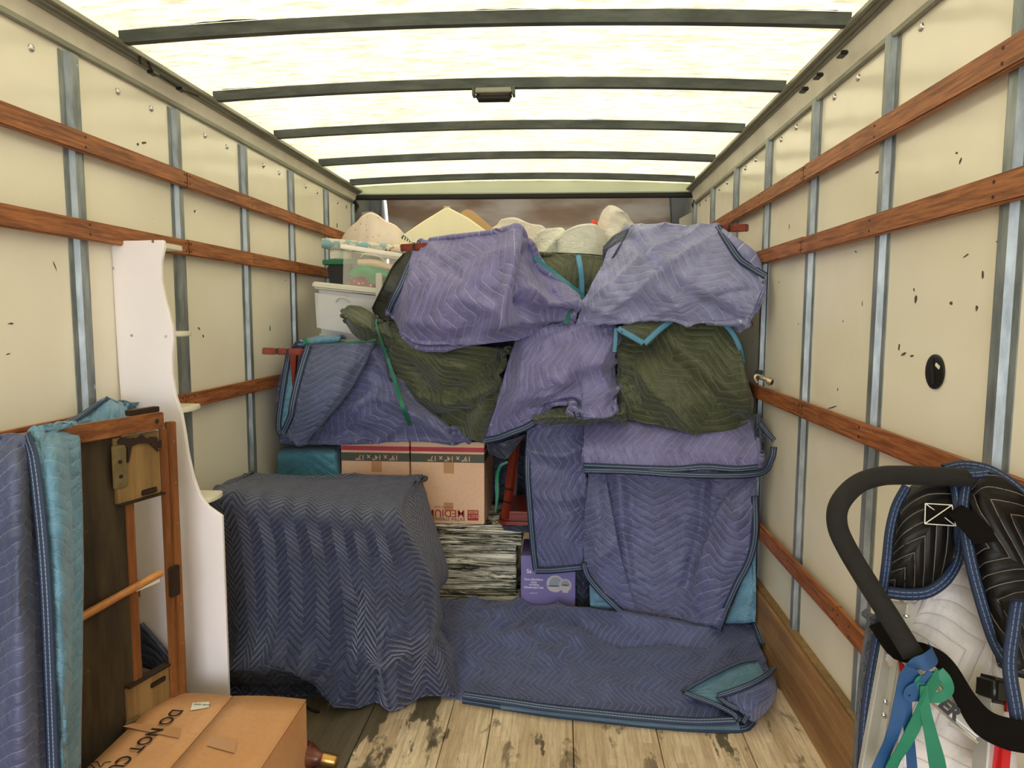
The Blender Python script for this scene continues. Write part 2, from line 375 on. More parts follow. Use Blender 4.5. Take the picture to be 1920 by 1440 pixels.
M['darkside'] = plain('attic_side_sheet', '5c5a55', .5, .3, nz=.12)
M['whitehead'] = plain('header_white', 'c8cfb6', .4, .2); M['blackgrime'] = plain('black_rubber', '14120f', .7)
M['silver_tag'] = plain('rail_label', 'd6d2c0', .5); M['clamp'] = plain('scuffed_clamp_metal', 'b7a794', .35, .8, nz=.3, nscale=40)
M['scuff'] = plain('scuff_mark', '46463c', .8, nz=.3, nscale=40)

# ------------------------------------------------------------------ SETTING
XL, XR, ZT, YH, YB = -1.54, .945, 2.42, 5.27, -2.7
floor = empty('floor'); tag(floor, kind='structure')
seams = [XL, -1.32, -1.02, -.714, -.408, -.249, .0575, .364, .677, XR]
for a, b in zip(seams, seams[1:]):
    MB().box((a+.0014, YB, -.035), (b-.0014, YH, 0)).build('plank', M['floor'], floor, bevel=.0016, seg=1)
MB().box((XL, YB, -.06), (XR, YH, -.036)).build('subfloor', M['brown'], floor)
studsY = [2.145 + .6045*k for k in range(-8, 6)]
def side_wall(name, x, s, clips):
    """s = +1 when the wall faces +X"""
    w = empty(name); tag(w, kind='structure')
    edges = [YB] + [y + .045 for y in studsY if YB < y < YH-.1] + [YH+.02]
    for a, b in zip(edges, edges[1:]):
        MB().box((x - s*.012, a+.0008, 0), (x, b-.0008, 2.36)).build('wall_panel', M['wall'], w)
    MB().box((x - s*.04, YB, -.06), (x - s*.0125, 6.4, ZT+.1)).build('outer_skin', M['rail_al'], w)
    stud_me = None
    for y in studsY:
        zt = 2.325
        if stud_me is None:
            m = MB(); p = [(0,.003),(.022,.003),(.028,.020),(.060,.020),(.066,.003),(.092,.003),(.092,.0003),(0,.0003)]
            m.prism([(s*d_, y_, 0) for y_, d_ in p], (0, 0, zt))
            o = m.build('stud', M['galv'], w); stud_me = o.data
        else: o = link('stud', stud_me, None, w)
        o.location = (x, y if s > 0 else y, 0)
        for zz in (2.30, 1.28 if s > 0 else 1.02):
            r = MB().tube([(x+s*.002, y+.078, zz), (x+s*.006, y+.078, zz), (x+s*.0085, y+.078, zz)], [.010, .009, .003], 10).build('rivet', M['steel'], w, smooth=True)
    for y in np.arange(YB+.1, YH-.1, .2015):
        if min(abs(y - (q+.045)) for q in studsY) > .07:
            MB().tube([(x, y, 2.285), (x+s*.004, y, 2.285), (x+s*.007, y, 2.285)], [.012, .011, .004], 12).build('rivet', M['steel'], w, smooth=True)
    # slats (three or four rows), boards butt at joints
    for z0, z1, js in ((2.025, 2.088, (2.80, 4.9)), (1.755, 1.818, (2.79,)), (1.142, 1.203, (2.72,)), (.512, .576, (2.30,))):
        ys = [YB] + list(js) + [YH-.02]
        for a, b in zip(ys, ys[1:]):
            dz = random.uniform(-.003, .003)
            MB().box((x+s*.0205, a+.001, z0+dz), (x+s*.044, b-.001, z1+dz)).build('slat', M['slat'], w, bevel=.004)
        sc = MB()
        for y in studsY:
            for zz in (z0+.016, z1-.016):
                sc.tube([(x+s*.0435, y+.046, zz), (x+s*.0450, y+.046, zz)], .0042, 8)
        for j in js:
            for zz in (z0+.016, z1-.016):
                for dy in (-.02, .02): sc.tube([(x+s*.0435, j+dy, zz), (x+s*.0450, j+dy, zz)], .0042, 8)
        tag(sc.build('slat_screws', M['brown'], w), kind='stuff')
    return w
wl = side_wall('wall_left', XL, 1, None)
wr = side_wall('wall_right', XR, -1, None)
# scuff marks seen on the walls
def scuffs(w, x, s, lst):
    m = MB()
    for px, py, lw, lh, rot in lst:
        c = atx(px, py, x); n = 9; poly = []
        for k in range(n):
            a = 2*PI*k/n; r = random.uniform(.6, 1.15); dy, dz = math.cos(a)*lw*r*.85, math.sin(a)*lh*r*.8
            poly.append((x + s*.0004, c[1] + dy*math.cos(rot) - dz*math.sin(rot), c[2] + dy*math.sin(rot) + dz*math.cos(rot)))
        m.prism(poly, (s*.0005, 0, 0))
    tag(m.build('scuff_marks', M['scuff'], w), kind='stuff')
scuffs(wl, XL, 1, [(20, 607, .014, .004, 0), (15, 664, .012, .003, .2), (170, 679, .012, .006, 0), (373, 616, .012, .005, -.6), (381, 630, .008, .010, .4), (270, 268, .02, .006, .3), (258, 271, .008, .008, 0), (365, 396, .014, .006, .6), (493, 313, .01, .01, 0), (632, 423, .012, .03, 0), (506, 616, .008, .02, 0), (103, 500, .003, .022, .5), (535, 526, .01, .005, 0)])
scuffs(wr, XR, -1, [(1718, 560, .009, .016, 0), (1714, 543, .005, .008, 0), (1784, 568, .009, .006, 0), (1878, 621, .012, .004, .8), (1695, 664, .018, .005, -.3), (1686, 650, .006, .012, 0), (1710, 667, .014, .004, -.2), (1560, 764, .05, .003, -.25), (1872, 453, .010, .004, 0), (1617, 569, .003, .010, 0), (1581, 602, .004, .006, 0), (1571, 730, .005, .009, 0), (1645, 323, .016, .004, 0), (1605, 472, .014, .003, .3), (1801, 302, .005, .012, .5), (1794, 287, .006, .004, .3), (1480, 424, .004, .014, 0), (1516, 391, .010, .008, .4), (1461, 529, .006, .004, 0), (1497, 607, .005, .004, 0), (1412, 640, .004, .012, 0), (1811, 480, .014, .003, -.3), (1843, 515, .004, .016, -.2), (1832, 577, .006, .010, 0), (1424, 675, .004, .012, 0), (1870, 778, .004, .003, 0)])
# black cable port cover in the right wall
port = empty('cable_port_cover'); c = atx(1755, 697, XR)
MB().tube([(XR-.0005, c[1], c[2]), (XR-.005, c[1], c[2]), (XR-.007, c[1], c[2])], [.044, .044, .038], 28).build('cover_disc', M['blackp'], port, smooth=True)
MB().bar((XR-.0075, c[1]-.006, c[2]-.03), (XR-.0075, c[1]+.008, c[2]+.034), .010, .006, up=(1, 0, 0)).build('grip_bar', M['foam'], port, bevel=.001)
MB().bar((XR-.0075, c[1]-.03, c[2]+.012), (XR-.0075, c[1]-.012, c[2]+.020), .008, .003, up=(1, 0, 0)).build('white_chip', M['paper'], port)
tag(port, 'round black plastic port cover set in the right wall above the hand truck', 'port cover')
# coves, roof rails
for nm, x, s, zb in (('trim_1', XL, 1, 2.335), ('trim_2', XR, -1, 2.31)):
    tr_ = empty(nm); tag(tr_, kind='structure')
    MB().box((x+s*.0005, YB, zb), (x+s*.016, YH-.03, zb+.018)).build('lower_lip', M['rail_al'], tr_, bevel=.002)
    MB().prism([(x, 0, zb+.016), (x+s*.014, 0, zb+.018), (x+s*.020, 0, zb+.05), (x+s*.032, 0, 2.405), (x, 0, 2.405)][::1], (0, YH-.03-YB, 0)).build('cove_face', M['cove'], tr_, bevel=.001).location = (0, YB, 0)
    for k, (dx, dz, w_) in enumerate(((.030, 2.403, .010), (.046, 2.411, .008), (.060, 2.419, .010))):
        MB().box((x+s*(dx-.008), YB, dz-.004), (x+s*(dx+w_), YH-.03, dz+.012)).build('rail_ridge', M['rail_al'], tr_, bevel=.0015)
# roof: curved translucent sheet + bows
def arch(x):
    u = (x - (XL+XR)/2)/((XR-XL)/2); return .036*(1-u*u)
roof = empty('ceiling'); tag(roof, kind='structure')
xs = np.linspace(XL, XR, 25); ys = np.linspace(YB, YH+.02, 8); V = []; Fc = []
for y in ys:
    for x in xs: V.append((x, y, ZT + .040 + arch(x)))
nx = len(xs)
for j in range(len(ys)-1):
    for i in range(nx-1): Fc.append((j*nx+i, j*nx+i+1, (j+1)*nx+i+1, (j+1)*nx+i))
pyd('roof_sheet', V, Fc, M['roof'], roof, True)
bowY = [-2.19, -1.54, -.89, -.24, .41, 1.06, 1.715, 2.37, 3.015, 3.655, 4.33, 4.97]
for k, y in enumerate(bowY):
    prof = [(0, .038), (.004, 0), (.034, 0), (.038, .038)]
    vs, fs = [], []; xb = np.linspace(XL+.055, XR-.055, 21)
    for x in xb:
        for (dy, dz) in prof: vs.append((x, y+dy, ZT + dz + arch(x)))
    for i in range(20):
        for q in range(4): fs.append((i*4+q, i*4+(q+1)%4, i*4+4+(q+1)%4, i*4+4+q))
    fs += [(0,1,2,3), tuple(80+q for q in (3,2,1,0))]
    pyd('roof_bow', vs, fs, M['bow'], roof)
    # torn sealant along the front top edge of the bow
    vs, fs = [], []; xb = np.linspace(XL+.1, XR-.1, 160); prev = None; rnd = random.Random(k)
    for i, x in enumerate(xb):
        nn = mnoise.noise(Vector((x*3.1, k*5.3, 0))) + .35*mnoise.noise(Vector((x*17, k, 3)))
        hgt = max(0, nn)*.022
        vs += [(x, y-.001, ZT+.0395+arch(x)), (x, y-hgt-.001, ZT+.0385+arch(x))]
        if i: fs.append((2*i-2, 2*i, 2*i+1, 2*i-1))
    pyd('sealant_strip', vs, fs, M['bow'], roof)
hd = empty('trim_3'); tag(hd, kind='structure')
MB().box((XL+.02, YH, 2.405), (XR-.02, YH+.05, ZT+.1)).build('header_face', M['whitehead'], hd, bevel=.006)
MB().box((XL, YH-.01, 2.372), (XR, YH+.05, 2.403)).build('header_lip', M['blackgrime'], hd, bevel=.003)
# bulkhead wall and attic over the cab
wf = empty('wall_front'); tag(wf, kind='structure')
MB().box((XL, YH+.03, 0), (XR, YH+.06, 1.60)).build('bulkhead', M['darkside'], wf)
MB().box((XL-.03, YH+.03, 1.55), (XR+.03, 6.5, 1.6)).build('attic_deck', M['darkside'], wf)
MB().box((XL-.03, YH+.06, 2.60), (XR+.03, 6.5, 2.62)).build('attic_fill_roof', M['roof'], wf)  # unseen; made translucent and raised so that daylight fills the attic
zz = np.linspace(1.6, 2.60, 9); vs = []; fs = []
for i, z in enumerate(zz):
    b = 6.15 + .18*math.sin(PI*(i/8)*.9)
    for x in np.linspace(XL, XR, 9): vs.append((x, b, z))
for i in range(8):
    for j in range(8): fs.append((i*9+j, i*9+j+1, i*9+10+j, i*9+9+j))
pyd('attic_sheet', vs, fs, M['attic'], wf, True)
for s, x in ((1, XL-.02), (-1, XR+.02)):
    MB().box((x-s*.01, YH+.05, 1.6), (x, 6.4, 2.60)).build('attic_side', M['darkside'], wf)
    xx = at(715 if s > 0 else 1256, 400, 5.75)[0]
    # curved dark gusset with a light edge
    prof = [(x, 5.75, 2.46)] + [(xx + (s*.035)*(-(1-(q/6)**2) + 0) , 5.75, 2.46 - .86*(1-q/6)) for q in range(6, -1, -1)] + [(x, 5.75, 1.6)]
    MB().prism(prof, (0, .01, 0)).build('attic_gusset', M['darkside'], wf)
    MB().tube([Vector(p) + Vector((s*.004, -.004, 0)) for p in prof[1:-1]], .006, 8).build('gusset_edge', M['bow'], wf, smooth=True)
# black grimy cables in the upper front corners
MB().tube([at(1306, 372, 5.2), at(1300, 384, 5.22), at(1308, 400, 5.22), at(1306, 440, 5.22)], .014, 8).build('corner_cable', M['blackgrime'], wf, smooth=True)
MB().tube([at(664, 376, 5.2), at(670, 386, 5.22), at(662, 402, 5.22), at(664, 440, 5.22)], .014, 8).build('corner_cable', M['blackgrime'], wf, smooth=True)
for px, n in ((1292, 1), (690, -1)):
    c = [at(px-18, 424, 5.35), at(px+14, 424, 5.35), at(px+14, 400, 5.35), at(px+4, 398, 5.35), at(px-18, 410, 5.35)]
    if n < 0: c = [at(px-12, 432, 5.35), at(px+16, 432, 5.35), at(px+16, 402, 5.35), at(px+8, 396, 5.35), at(px-12, 398, 5.35)]
    g = MB().prism(c, (0, .012, 0)).build('bracket_plate', M['totelid'], wf)
# kick board on the right, one on the left too
kb = empty('baseboard_right'); tag(kb, kind='structure')
MB().prism([(XR-.0025, 0, 0), (XR-.036, 0, 0), (XR-.036, 0, .262), (XR-.0025, 0, .275)], (0, YH-.02-YB, 0)).build('kick_board', M['plykick'], kb, bevel=.002).location = (0, YB, .0005)
MB().box((XR-.030, YB, .276), (XR-.0025, YH-.03, .283)).build('top_edge', M['lwood'], kb)
kb2 = empty('baseboard_left'); tag(kb2, kind='structure')
MB().box((XL+.0025, YB, .0005), (XL+.036, YH-.02, .27)).build('kick_board', M['plykick'], kb2, bevel=.002)
# rear door frame (behind the camera): sill and posts
rf = empty('trim_4'); tag(rf, kind='structure')
MB().box((XL-.04, YB-.08, -.06), (XL+.03, YB, 2.42)).build('door_post', M['galv'], rf)
MB().box((XR-.03, YB-.08, -.06), (XR+.04, YB, 2.42)).build('door_post', M['galv'], rf)
MB().box((XL+.03, YB-.08, 2.30), (XR-.03, YB, 2.46)).build('door_header', M['galv'], rf)

# the driveway outside the open rear end
gp = MB().box((-9, YB-14, -1.0), (9, YB-.15, -.92)).build('ground', plain('asphalt', '6c6a66', .9, nz=.2)); tag(gp, kind='structure')
# ceiling lamp on the second bow
lp = empty('ceiling_lamp'); tag(lp, 'small dark oblong dome lamp hanging under the second roof bow', 'lamp')
a = at(925, 180, 3.005)
MB().box((a[0]-.075, 3.0, ZT+.012), (a[0]+.075, 3.05, ZT+.032)).build('lamp_base', M['rail_al'], lp, bevel=.003)
MB().tube([(a[0]-.07, 3.03, ZT+.008), (a[0]-.062, 3.03, ZT-.006), (a[0]+.062, 3.03, ZT-.006), (a[0]+.07, 3.03, ZT+.008)], [.014, .022, .022, .014], 14, flat=.6).build('lens', M['blackgrime'], lp, smooth=True)
for s in (-1, 1): MB().box((a[0]+s*.078, 3.0, ZT+.004), (a[0]+s*.088, 3.05, ZT+.034)).build('end_clip', M['bow'], lp)
# bungee and clips at the roof rails
def tubed(name, pts, r, mat, parent=None, n=10, flat=1.0):
    # Catmull-Rom smooth path
    P = [np.asarray(p, float) for p in pts]; P = [2*P[0]-P[1]] + P + [2*P[-1]-P[-2]]; out = []
    for i in range(1, len(P)-2):
        for q in range(6):
            u = q/6; p0, p1, p2, p3 = P[i-1:i+3]
            out.append(.5*((2*p1) + (-p0+p2)*u + (2*p0-5*p1+4*p2-p3)*u*u + (-p0+3*p1-3*p2+p3)*u**3))
    out.append(P[-2]); return MB().tube(out, r, n, flat=flat).build(name, mat, parent, smooth=True)
bg_ = empty('bungee_cord'); tag(bg_, 'black looped bungee cord hooked over the left roof rail', 'cord')
X0 = XL+.062
tubed('cord_loop', [atx(264, 120, X0), atx(262, 108, X0), atx(268, 103, X0), atx(276, 112, X0), atx(284, 132, X0)], .0045, M['blackgrime'], bg_)
tubed('cord', [atx(284, 134, X0), atx(300, 142, X0), atx(322, 156, X0), atx(346, 170, X0), atx(372, 180, X0)], .0035, M['blackgrime'], bg_)
for p in ((287, 137), (340, 168)):
    c = atx(*p, X0); MB().box(c-np.array([.012, .02, .006]), c+np.array([.012, .02, .006])).build('hook', M['blackp'], bg_, bevel=.002)
for k, p in enumerate(((1579, 102), (1534, 143), (1507, 169))):
    c = atx(*p, XR-.055); o = MB().box(c-np.array([.012, .022, .007]), c+np.array([.012, .022, .007])).build('rail_clip', M['blackp'], None, bevel=.003)
    tag(o, ['black rail clip on the right roof rail, nearest the camera of three', 'black rail clip on the right roof rail, middle one of three', 'black rail clip on the right roof rail beside the second bow'][k], 'clip', 'clips on the right roof rail')
o = MB().box(atx(648, 364, XL+.03), atx(664, 371, XL+.03)+np.array([.002, 0, 0])).build('rail_sticker', M['silver_tag']); tag(o, 'small pale sticker at the front end of the left roof rail', 'sticker')
# metal clamp with coupling at the right wall
cl = empty('pipe_clamp'); tag(cl, 'scuffed metal clamp with round coupling on the right wall rail beside olive blanket', 'clamp')
Yc = atx(1438, 712, XR-.05)[1]
tubed('coupling', [at(1424, 708, Yc), at(1433, 710, Yc), at(1445, 716, Yc-.02)], .010, M['clamp'], cl)
MB().tube([at(1440, 714, Yc-.02), at(1447, 717, Yc-.03)], .017, 16).build('ring', M['clamp'], cl, smooth=True)
MB().tube([at(1446.8, 717, Yc-.0295), at(1447.6, 717.3, Yc-.031)], .012, 16).build('bore', M['blackgrime'], cl, smooth=True)
tubed('hook', [at(1420, 718, Yc), at(1415, 708, Yc), at(1420, 703, Yc), at(1428, 706, Yc)], .006, M['clamp'], cl)
MB().box(at(1418, 694, Yc), at(1431, 703, Yc)+np.array([0, .02, 0])).build('bracket', M['blackp'], cl, bevel=.003)

# ------------------------------------------------------------------ cloth patches
def vnoise(x, y, seed=0):
    xi = np.floor(x).astype(int); yi = np.floor(y).astype(int); fx = x-xi; fy = y-yi
    def h(a, b):
        n = (a*374761393 + b*668265263 + seed*1442695041) & 0xffffffff
        n = ((n ^ (n >> 13))*1274126177) & 0xffffffff
        return ((n ^ (n >> 16)) & 0xffff)/65535.0*2-1
    sx = fx*fx*fx*(fx*(fx*6-15)+10); sy = fy*fy*fy*(fy*(fy*6-15)+10)
    return (h(xi, yi)*(1-sx)+h(xi+1, yi)*sx)*(1-sy) + (h(xi, yi+1)*(1-sx)+h(xi+1, yi+1)*sx)*sy
def cr(P, n):
    """Catmull-Rom along axis 0 of P to n samples"""
    P = np.asarray(P, float); k = P.shape[0]
    Q = np.concatenate([2*P[:1]-P[1:2], P, 2*P[-1:]-P[-2:-1]]); t_ = np.linspace(0, k-1-1e-9, n); i = t_.astype(int); u = (t_-i)
    u = u.reshape((-1,)+(1,)*(P.ndim-1)); p0, p1, p2, p3 = Q[i], Q[i+1], Q[i+2], Q[i+3]
    return .5*((2*p1) + (-p0+p2)*u + (2*p0-5*p1+4*p2-p3)*u*u + (-p0+3*p1-3*p2+p3)*u**3)
PATCH = {}
def patch(name, cols, base, mat, parent=None, dc=None, dr=None, dd=None, back=(.25, .25, .25, .25), res=.010, ang=0.0, uvo=(0, 0),
          wr=.010, wang=0.6, wsc=7.0, fold=.012, fsc=3.0, creases=(), seed=1, P3=None, thick=.012, sub=None, close=False, inset=.15):
    """cols: list of columns, each a list of (px, py[, Y]) top to bottom; base/dc/dr/dd give the depth of each control point.
    The edges are turned back by back=(left,right,top,bottom) metres so the cloth wraps what it covers."""
    if P3 is None:
        nc, nr = len(cols), len(cols[0]); P = np.zeros((nc, nr, 3))
        for i in range(nc):
            for j in range(nr):
                c = cols[i][j]; Y = c[2] if len(c) > 2 else base + (dc[i] if dc else 0) + (dr[j] if dr else 0) + (dd[i][j] if dd else 0)
                P[i, j] = at(c[0], c[1], Y)
    else: P = np.asarray(P3, float); nc, nr = P.shape[:2]
    cen = P.reshape(-1, 3).mean(0)
    n0 = (0, nc, 0, nr)
    def wrap(P, axis, end, d):
        E_ = np.take(P, -1 if end else 0, axis)
        inn = (cen - E_); inn[:, 1] = 0; ln = np.linalg.norm(inn, axis=1, keepdims=True); inn = inn/np.maximum(ln, 1e-6)
        a = E_ + inn*min(.006, d*.2) + np.array([0, min(.030, d*.35), 0]); b = E_ + inn*d*inset + np.array([0, d, 0])
        E2 = np.take(P, -2 if end else 1, axis); dl = E2 - E_; ll = np.maximum(np.linalg.norm(dl, axis=1, keepdims=True), 1e-6)
        qn = E_ + dl*np.minimum(.35, .028/ll)
        P = np.insert(P, P.shape[axis]-1 if end else 1, qn, axis=axis)
        st = [np.expand_dims(a, axis), np.expand_dims(b, axis)]
        return np.concatenate([P] + st, axis) if end else np.concatenate(st[::-1] + [P], axis)
    l, r, tp, bt = back
    if l: P = wrap(P, 0, False, l)
    if r: P = wrap(P, 0, True, r)
    if tp: P = wrap(P, 1, False, tp)
    if bt: P = wrap(P, 1, True, bt)
    lu = np.linalg.norm(np.diff(P, axis=0), axis=2).sum(0).max(); lv = np.linalg.norm(np.diff(P, axis=1), axis=2).sum(1).max()
    nu = int(min(260, max(10, lu/res))); nv = int(min(260, max(10, lv/res)))
    G = cr(P, nu); G = cr(G.transpose(1, 0, 2), nv).transpose(1, 0, 2)
    du = np.linalg.norm(np.diff(G, axis=0), axis=2).mean(1); dv = np.linalg.norm(np.diff(G, axis=1), axis=2).mean(0)
    u = np.concatenate([[0], np.cumsum(du)]); v = np.concatenate([[0], np.cumsum(dv)]); U, Vv = np.meshgrid(u, v, indexing='ij')
    gu = np.gradient(G, axis=0); gv = np.gradient(G, axis=1); N = np.cross(gu, gv); N /= np.maximum(np.linalg.norm(N, axis=2, keepdims=True), 1e-9)
    toc = CAM - G
    if (N*toc).sum() < 0: N = -N
    X, Y_ = pix(G)
    ca, sa = math.cos(wang), math.sin(wang); a_ = U*ca + Vv*sa; b_ = -U*sa + Vv*ca
    D = fold*1.35*vnoise(a_*fsc, b_*fsc*.45 + 7, seed) + fold*.4*vnoise(a_*fsc*2.1+5, b_*fsc*1.1, seed+3)
    qx = a_ + .05*vnoise(U*4, Vv*4, seed+20); qy = b_ + .05*vnoise(U*4+3, Vv*4+9, seed+21)
    wv = 1-np.abs(vnoise(qx*wsc, qy*wsc*.28, seed+9)); w2 = 1-np.abs(vnoise(qx*wsc*2.3+3, qy*wsc*.6, seed+11)); w3 = 1-np.abs(vnoise(qx*wsc*4.6+3, qy*wsc*1.3, seed+13))
    mask = np.clip(.45+vnoise(U*2.2+9, Vv*2.2, seed+5)*1.2, 0, 1.3)
    D += wr*1.9*(wv**3-.35)*mask + wr*.6*(w2**4-.3)*mask + wr*.28*(w3**4-.3)*mask
    def em(nctl, n, w0, w1):
        ti = np.linspace(0, nctl-1, n); m = np.ones(n)
        if w0: m = np.minimum(m, np.clip((ti-1.7)*1.4+.1, .12, 1))
        if w1: m = np.minimum(m, np.clip((nctl-1-1.7-ti)*1.4+.1, .12, 1))
        return m
    D *= em(P.shape[0], nu, l, r)[:, None]*em(P.shape[1], nv, tp, bt)[None, :]
    for pts, w, amp in creases:
        best = np.full(X.shape, 1e9)
        for (x0, y0), (x1, y1) in zip(pts, pts[1:]):
            dx, dy = x1-x0, y1-y0; tt = np.clip(((X-x0)*dx+(Y_-y0)*dy)/(dx*dx+dy*dy), 0, 1)
            best = np.minimum(best, np.hypot(X-x0-dx*tt, Y_-y0-dy*tt))
        D += 1.7*amp*np.exp(-(best/w)**1.3)
    G = G + N*D[..., None]
    lo_x = XL+.052; hi_x = XR-.052 - (G[..., 2] < .29)*.0
    G[..., 0] = np.where(G[..., 0] < lo_x, lo_x - .02*np.tanh((lo_x-G[..., 0])*12)*0, G[..., 0]); G[..., 0] = np.minimum(G[..., 0], hi_x)
    G[..., 2] = np.maximum(G[..., 2], .004)
    ca, sa = math.cos(ang), math.sin(ang); UV = np.stack([U*ca-Vv*sa+uvo[0]+seed*.37, U*sa+Vv*ca+uvo[1]], -1).reshape(-1, 2)
    idx = np.arange(nu*nv).reshape(nu, nv)
    f = np.stack([idx[:-1, :-1], idx[1:, :-1], idx[1:, 1:], idx[:-1, 1:]], -1).reshape(-1, 4)
    # orient so that the front faces the viewer side
    fn = np.cross(gu, gv)
    if (fn*toc).sum() < 0: f = f[:, ::-1]
    me = bpy.data.meshes.new(name); me.from_pydata(G.reshape(-1, 3).tolist(), [], f.tolist()); me.update()
    lay = me.uv_layers.new(name='UVMap'); li = np.empty(len(me.loops), int); me.loops.foreach_get('vertex_index', li)
    lay.data.foreach_set('uv', UV[li].ravel())
    o = link(name, me, mat, parent, True)
    if thick:
        md = o.modifiers.new('thick', 'SOLIDIFY'); md.thickness = thick; md.offset = -1
    o['_'] = 1; del o['_']
    PATCH[o.name] = (X.ravel(), Y_.ravel(), G.reshape(-1, 3), N.reshape(-1, 3))
    return o
def onp(o, px, py, lift=.006):
    at = globals().get('at_full', globals()['at'])
    X, Y_, G, N = PATCH[o.name]; d = (X-px)**2 + (Y_-py)**2
    k = np.argsort(d)[:14]; k = k[np.argmin(G[k, 1])]; Y = G[k, 1] - lift
    return at(px, py, Y)
def ribbon_strip(name, pts, width, mat, parent=None, thick=.004, face=None, smoothn=6, twist=None):
    """flat tape along 3D points; its face turned to 'face' (a direction)"""
    P = cr(np.asarray(pts, float), max(2, (len(pts)-1)*smoothn+1)); n = len(P); T = np.gradient(P, axis=0)
    T /= np.maximum(np.linalg.norm(T, axis=1, keepdims=True), 1e-9)
    fd = np.array(face if face is not None else (0, -1, .15), float); v = []; uv = []; ln = 0
    for i in range(n):
        s_ = np.cross(T[i], fd); s_ /= max(np.linalg.norm(s_), 1e-9); nn = np.cross(s_, T[i])
        if nn @ fd < 0: nn = -nn
        if twist is not None:
            an = np.interp(i/(n-1), np.linspace(0, 1, len(twist)), twist); s_, nn = s_*math.cos(an)+nn*math.sin(an), nn*math.cos(an)-s_*math.sin(an)
        w = width if not hasattr(width, '__len__') else np.interp(i/(n-1), np.linspace(0, 1, len(width)), width)
        if i: ln += np.linalg.norm(P[i]-P[i-1])
        prof = ((-.5, -.9), (-.5, .9), (0, 1), (.5, .9), (.5, -.9), (0, -1)) if thick <= .005 else ((-.5, .0), (-.3, 1), (.3, 1), (.5, .0), (.3, -1), (-.3, -1))
        for q, (a, b) in enumerate(prof):
            v.append(P[i]+s_*a*w+nn*b*thick/2); uv.append((ln, a+.5))
    f = [(i*6+q, i*6+(q+1)%6, i*6+6+(q+1)%6, i*6+6+q) for i in range(n-1) for q in range(6)] + [tuple(range(6)), tuple((n-1)*6+q for q in range(5, -1, -1))]
    o = pyd(name, v, f, mat, parent, True, uv)
    if thick <= .005: o.data.set_sharp_from_angle(angle=math.radians(40))
    return o
def binding(o, px, width=.030, mat='bind_navy', lift=.007, parent=None, thick=.008, face=(0, -1, .1)):
    return ribbon_strip('edge_binding', [onp(o, x, y, lift) for x, y in px], width, M[mat], parent or o, thick, face)
# ------------------------------------------------------------------ cartons of the load
def medium_box(x0, x1, label, logo):
    r = empty('moving_box'); y0, y1, z0, z1 = 3.6, 4.08, .432, .866
    MB().box((x0, y0, z0), (x1, y1, z1-.004)).build('box_body', M['card2'], r, bevel=.003)
    xm = (x0+x1)/2
    MB().box((x0+.001, y0+.002, z1-.0038), (x1-.001, y0+.238, z1)).build('flap', M['card2'], r, bevel=.001)
    MB().box((x0+.001, y0+.242, z1-.0038), (x1-.001, y1-.002, z1)).build('flap', M['card2'], r, bevel=.001)
    for nm, mt, za, zb in (('red_stripe', 'red', .814, .838), ('grey_stripe', 'grn', .758, .803)):
        MB().box((x0-.0006, y0-.0006, za), (x1+.0006, y1, zb)).build(nm, M[mt], r)
    text('size_lettering', '19" x 14" x 17"', M['inkc'], r, (xm+.01, y0-.0012, .779), (-1, 0, 0), (0, 0, -1), .037, bold=.0006)
    MB().box((xm-.02, y0-.0007, .700), (xm+.035, y0, .757)).build('tape_tab', M['tape'], r)
    if logo:
        MB().box((xm-.02, y0-.0007, .500), (xm+.03, y0, .545)).build('tape_tab', M['tape'], r)
        MB().box((x1-.088, y0-.0008, .452), (x1-.03, y0, .508)).build('logo_patch', M['inkred'], r, bevel=.0003)
        text('logo_lettering', 'DUCT+\nBEAR', M['inkc'], r, (x1-.059, y0-.0014, .486), (-1, 0, 0), (0, 0, -1), .022, bold=.0003)
        text('word_lettering', 'MEDIUM', M['inkred'], r, (x1-.101, y0-.0009, .489), (-1, 0, 0), (0, 0, -1), .054, 'LEFT', bold=.0005)
        text('strength_lettering', 'EXTRA STRENGTH', M['ink'], r, (x1-.101, y0-.0009, .458), (-1, 0, 0), (0, 0, -1), .024, 'LEFT')
        text('fold_lettering', 'FOLD TO HOLD', M['inkred'], r, (x1-.170, y0-.0009, .521), (-1, 0, 0), (0, 0, -1), .013, 'LEFT')
    tag(r, label, 'box', 'printed medium moving boxes')
    return r
medium_box(-.777, -.392, 'upside-down printed moving box with a red logo, standing on the film-wrapped bundle', True)
medium_box(-1.147, -.785, 'printed cardboard moving box half hidden behind the navy covered crate', False)

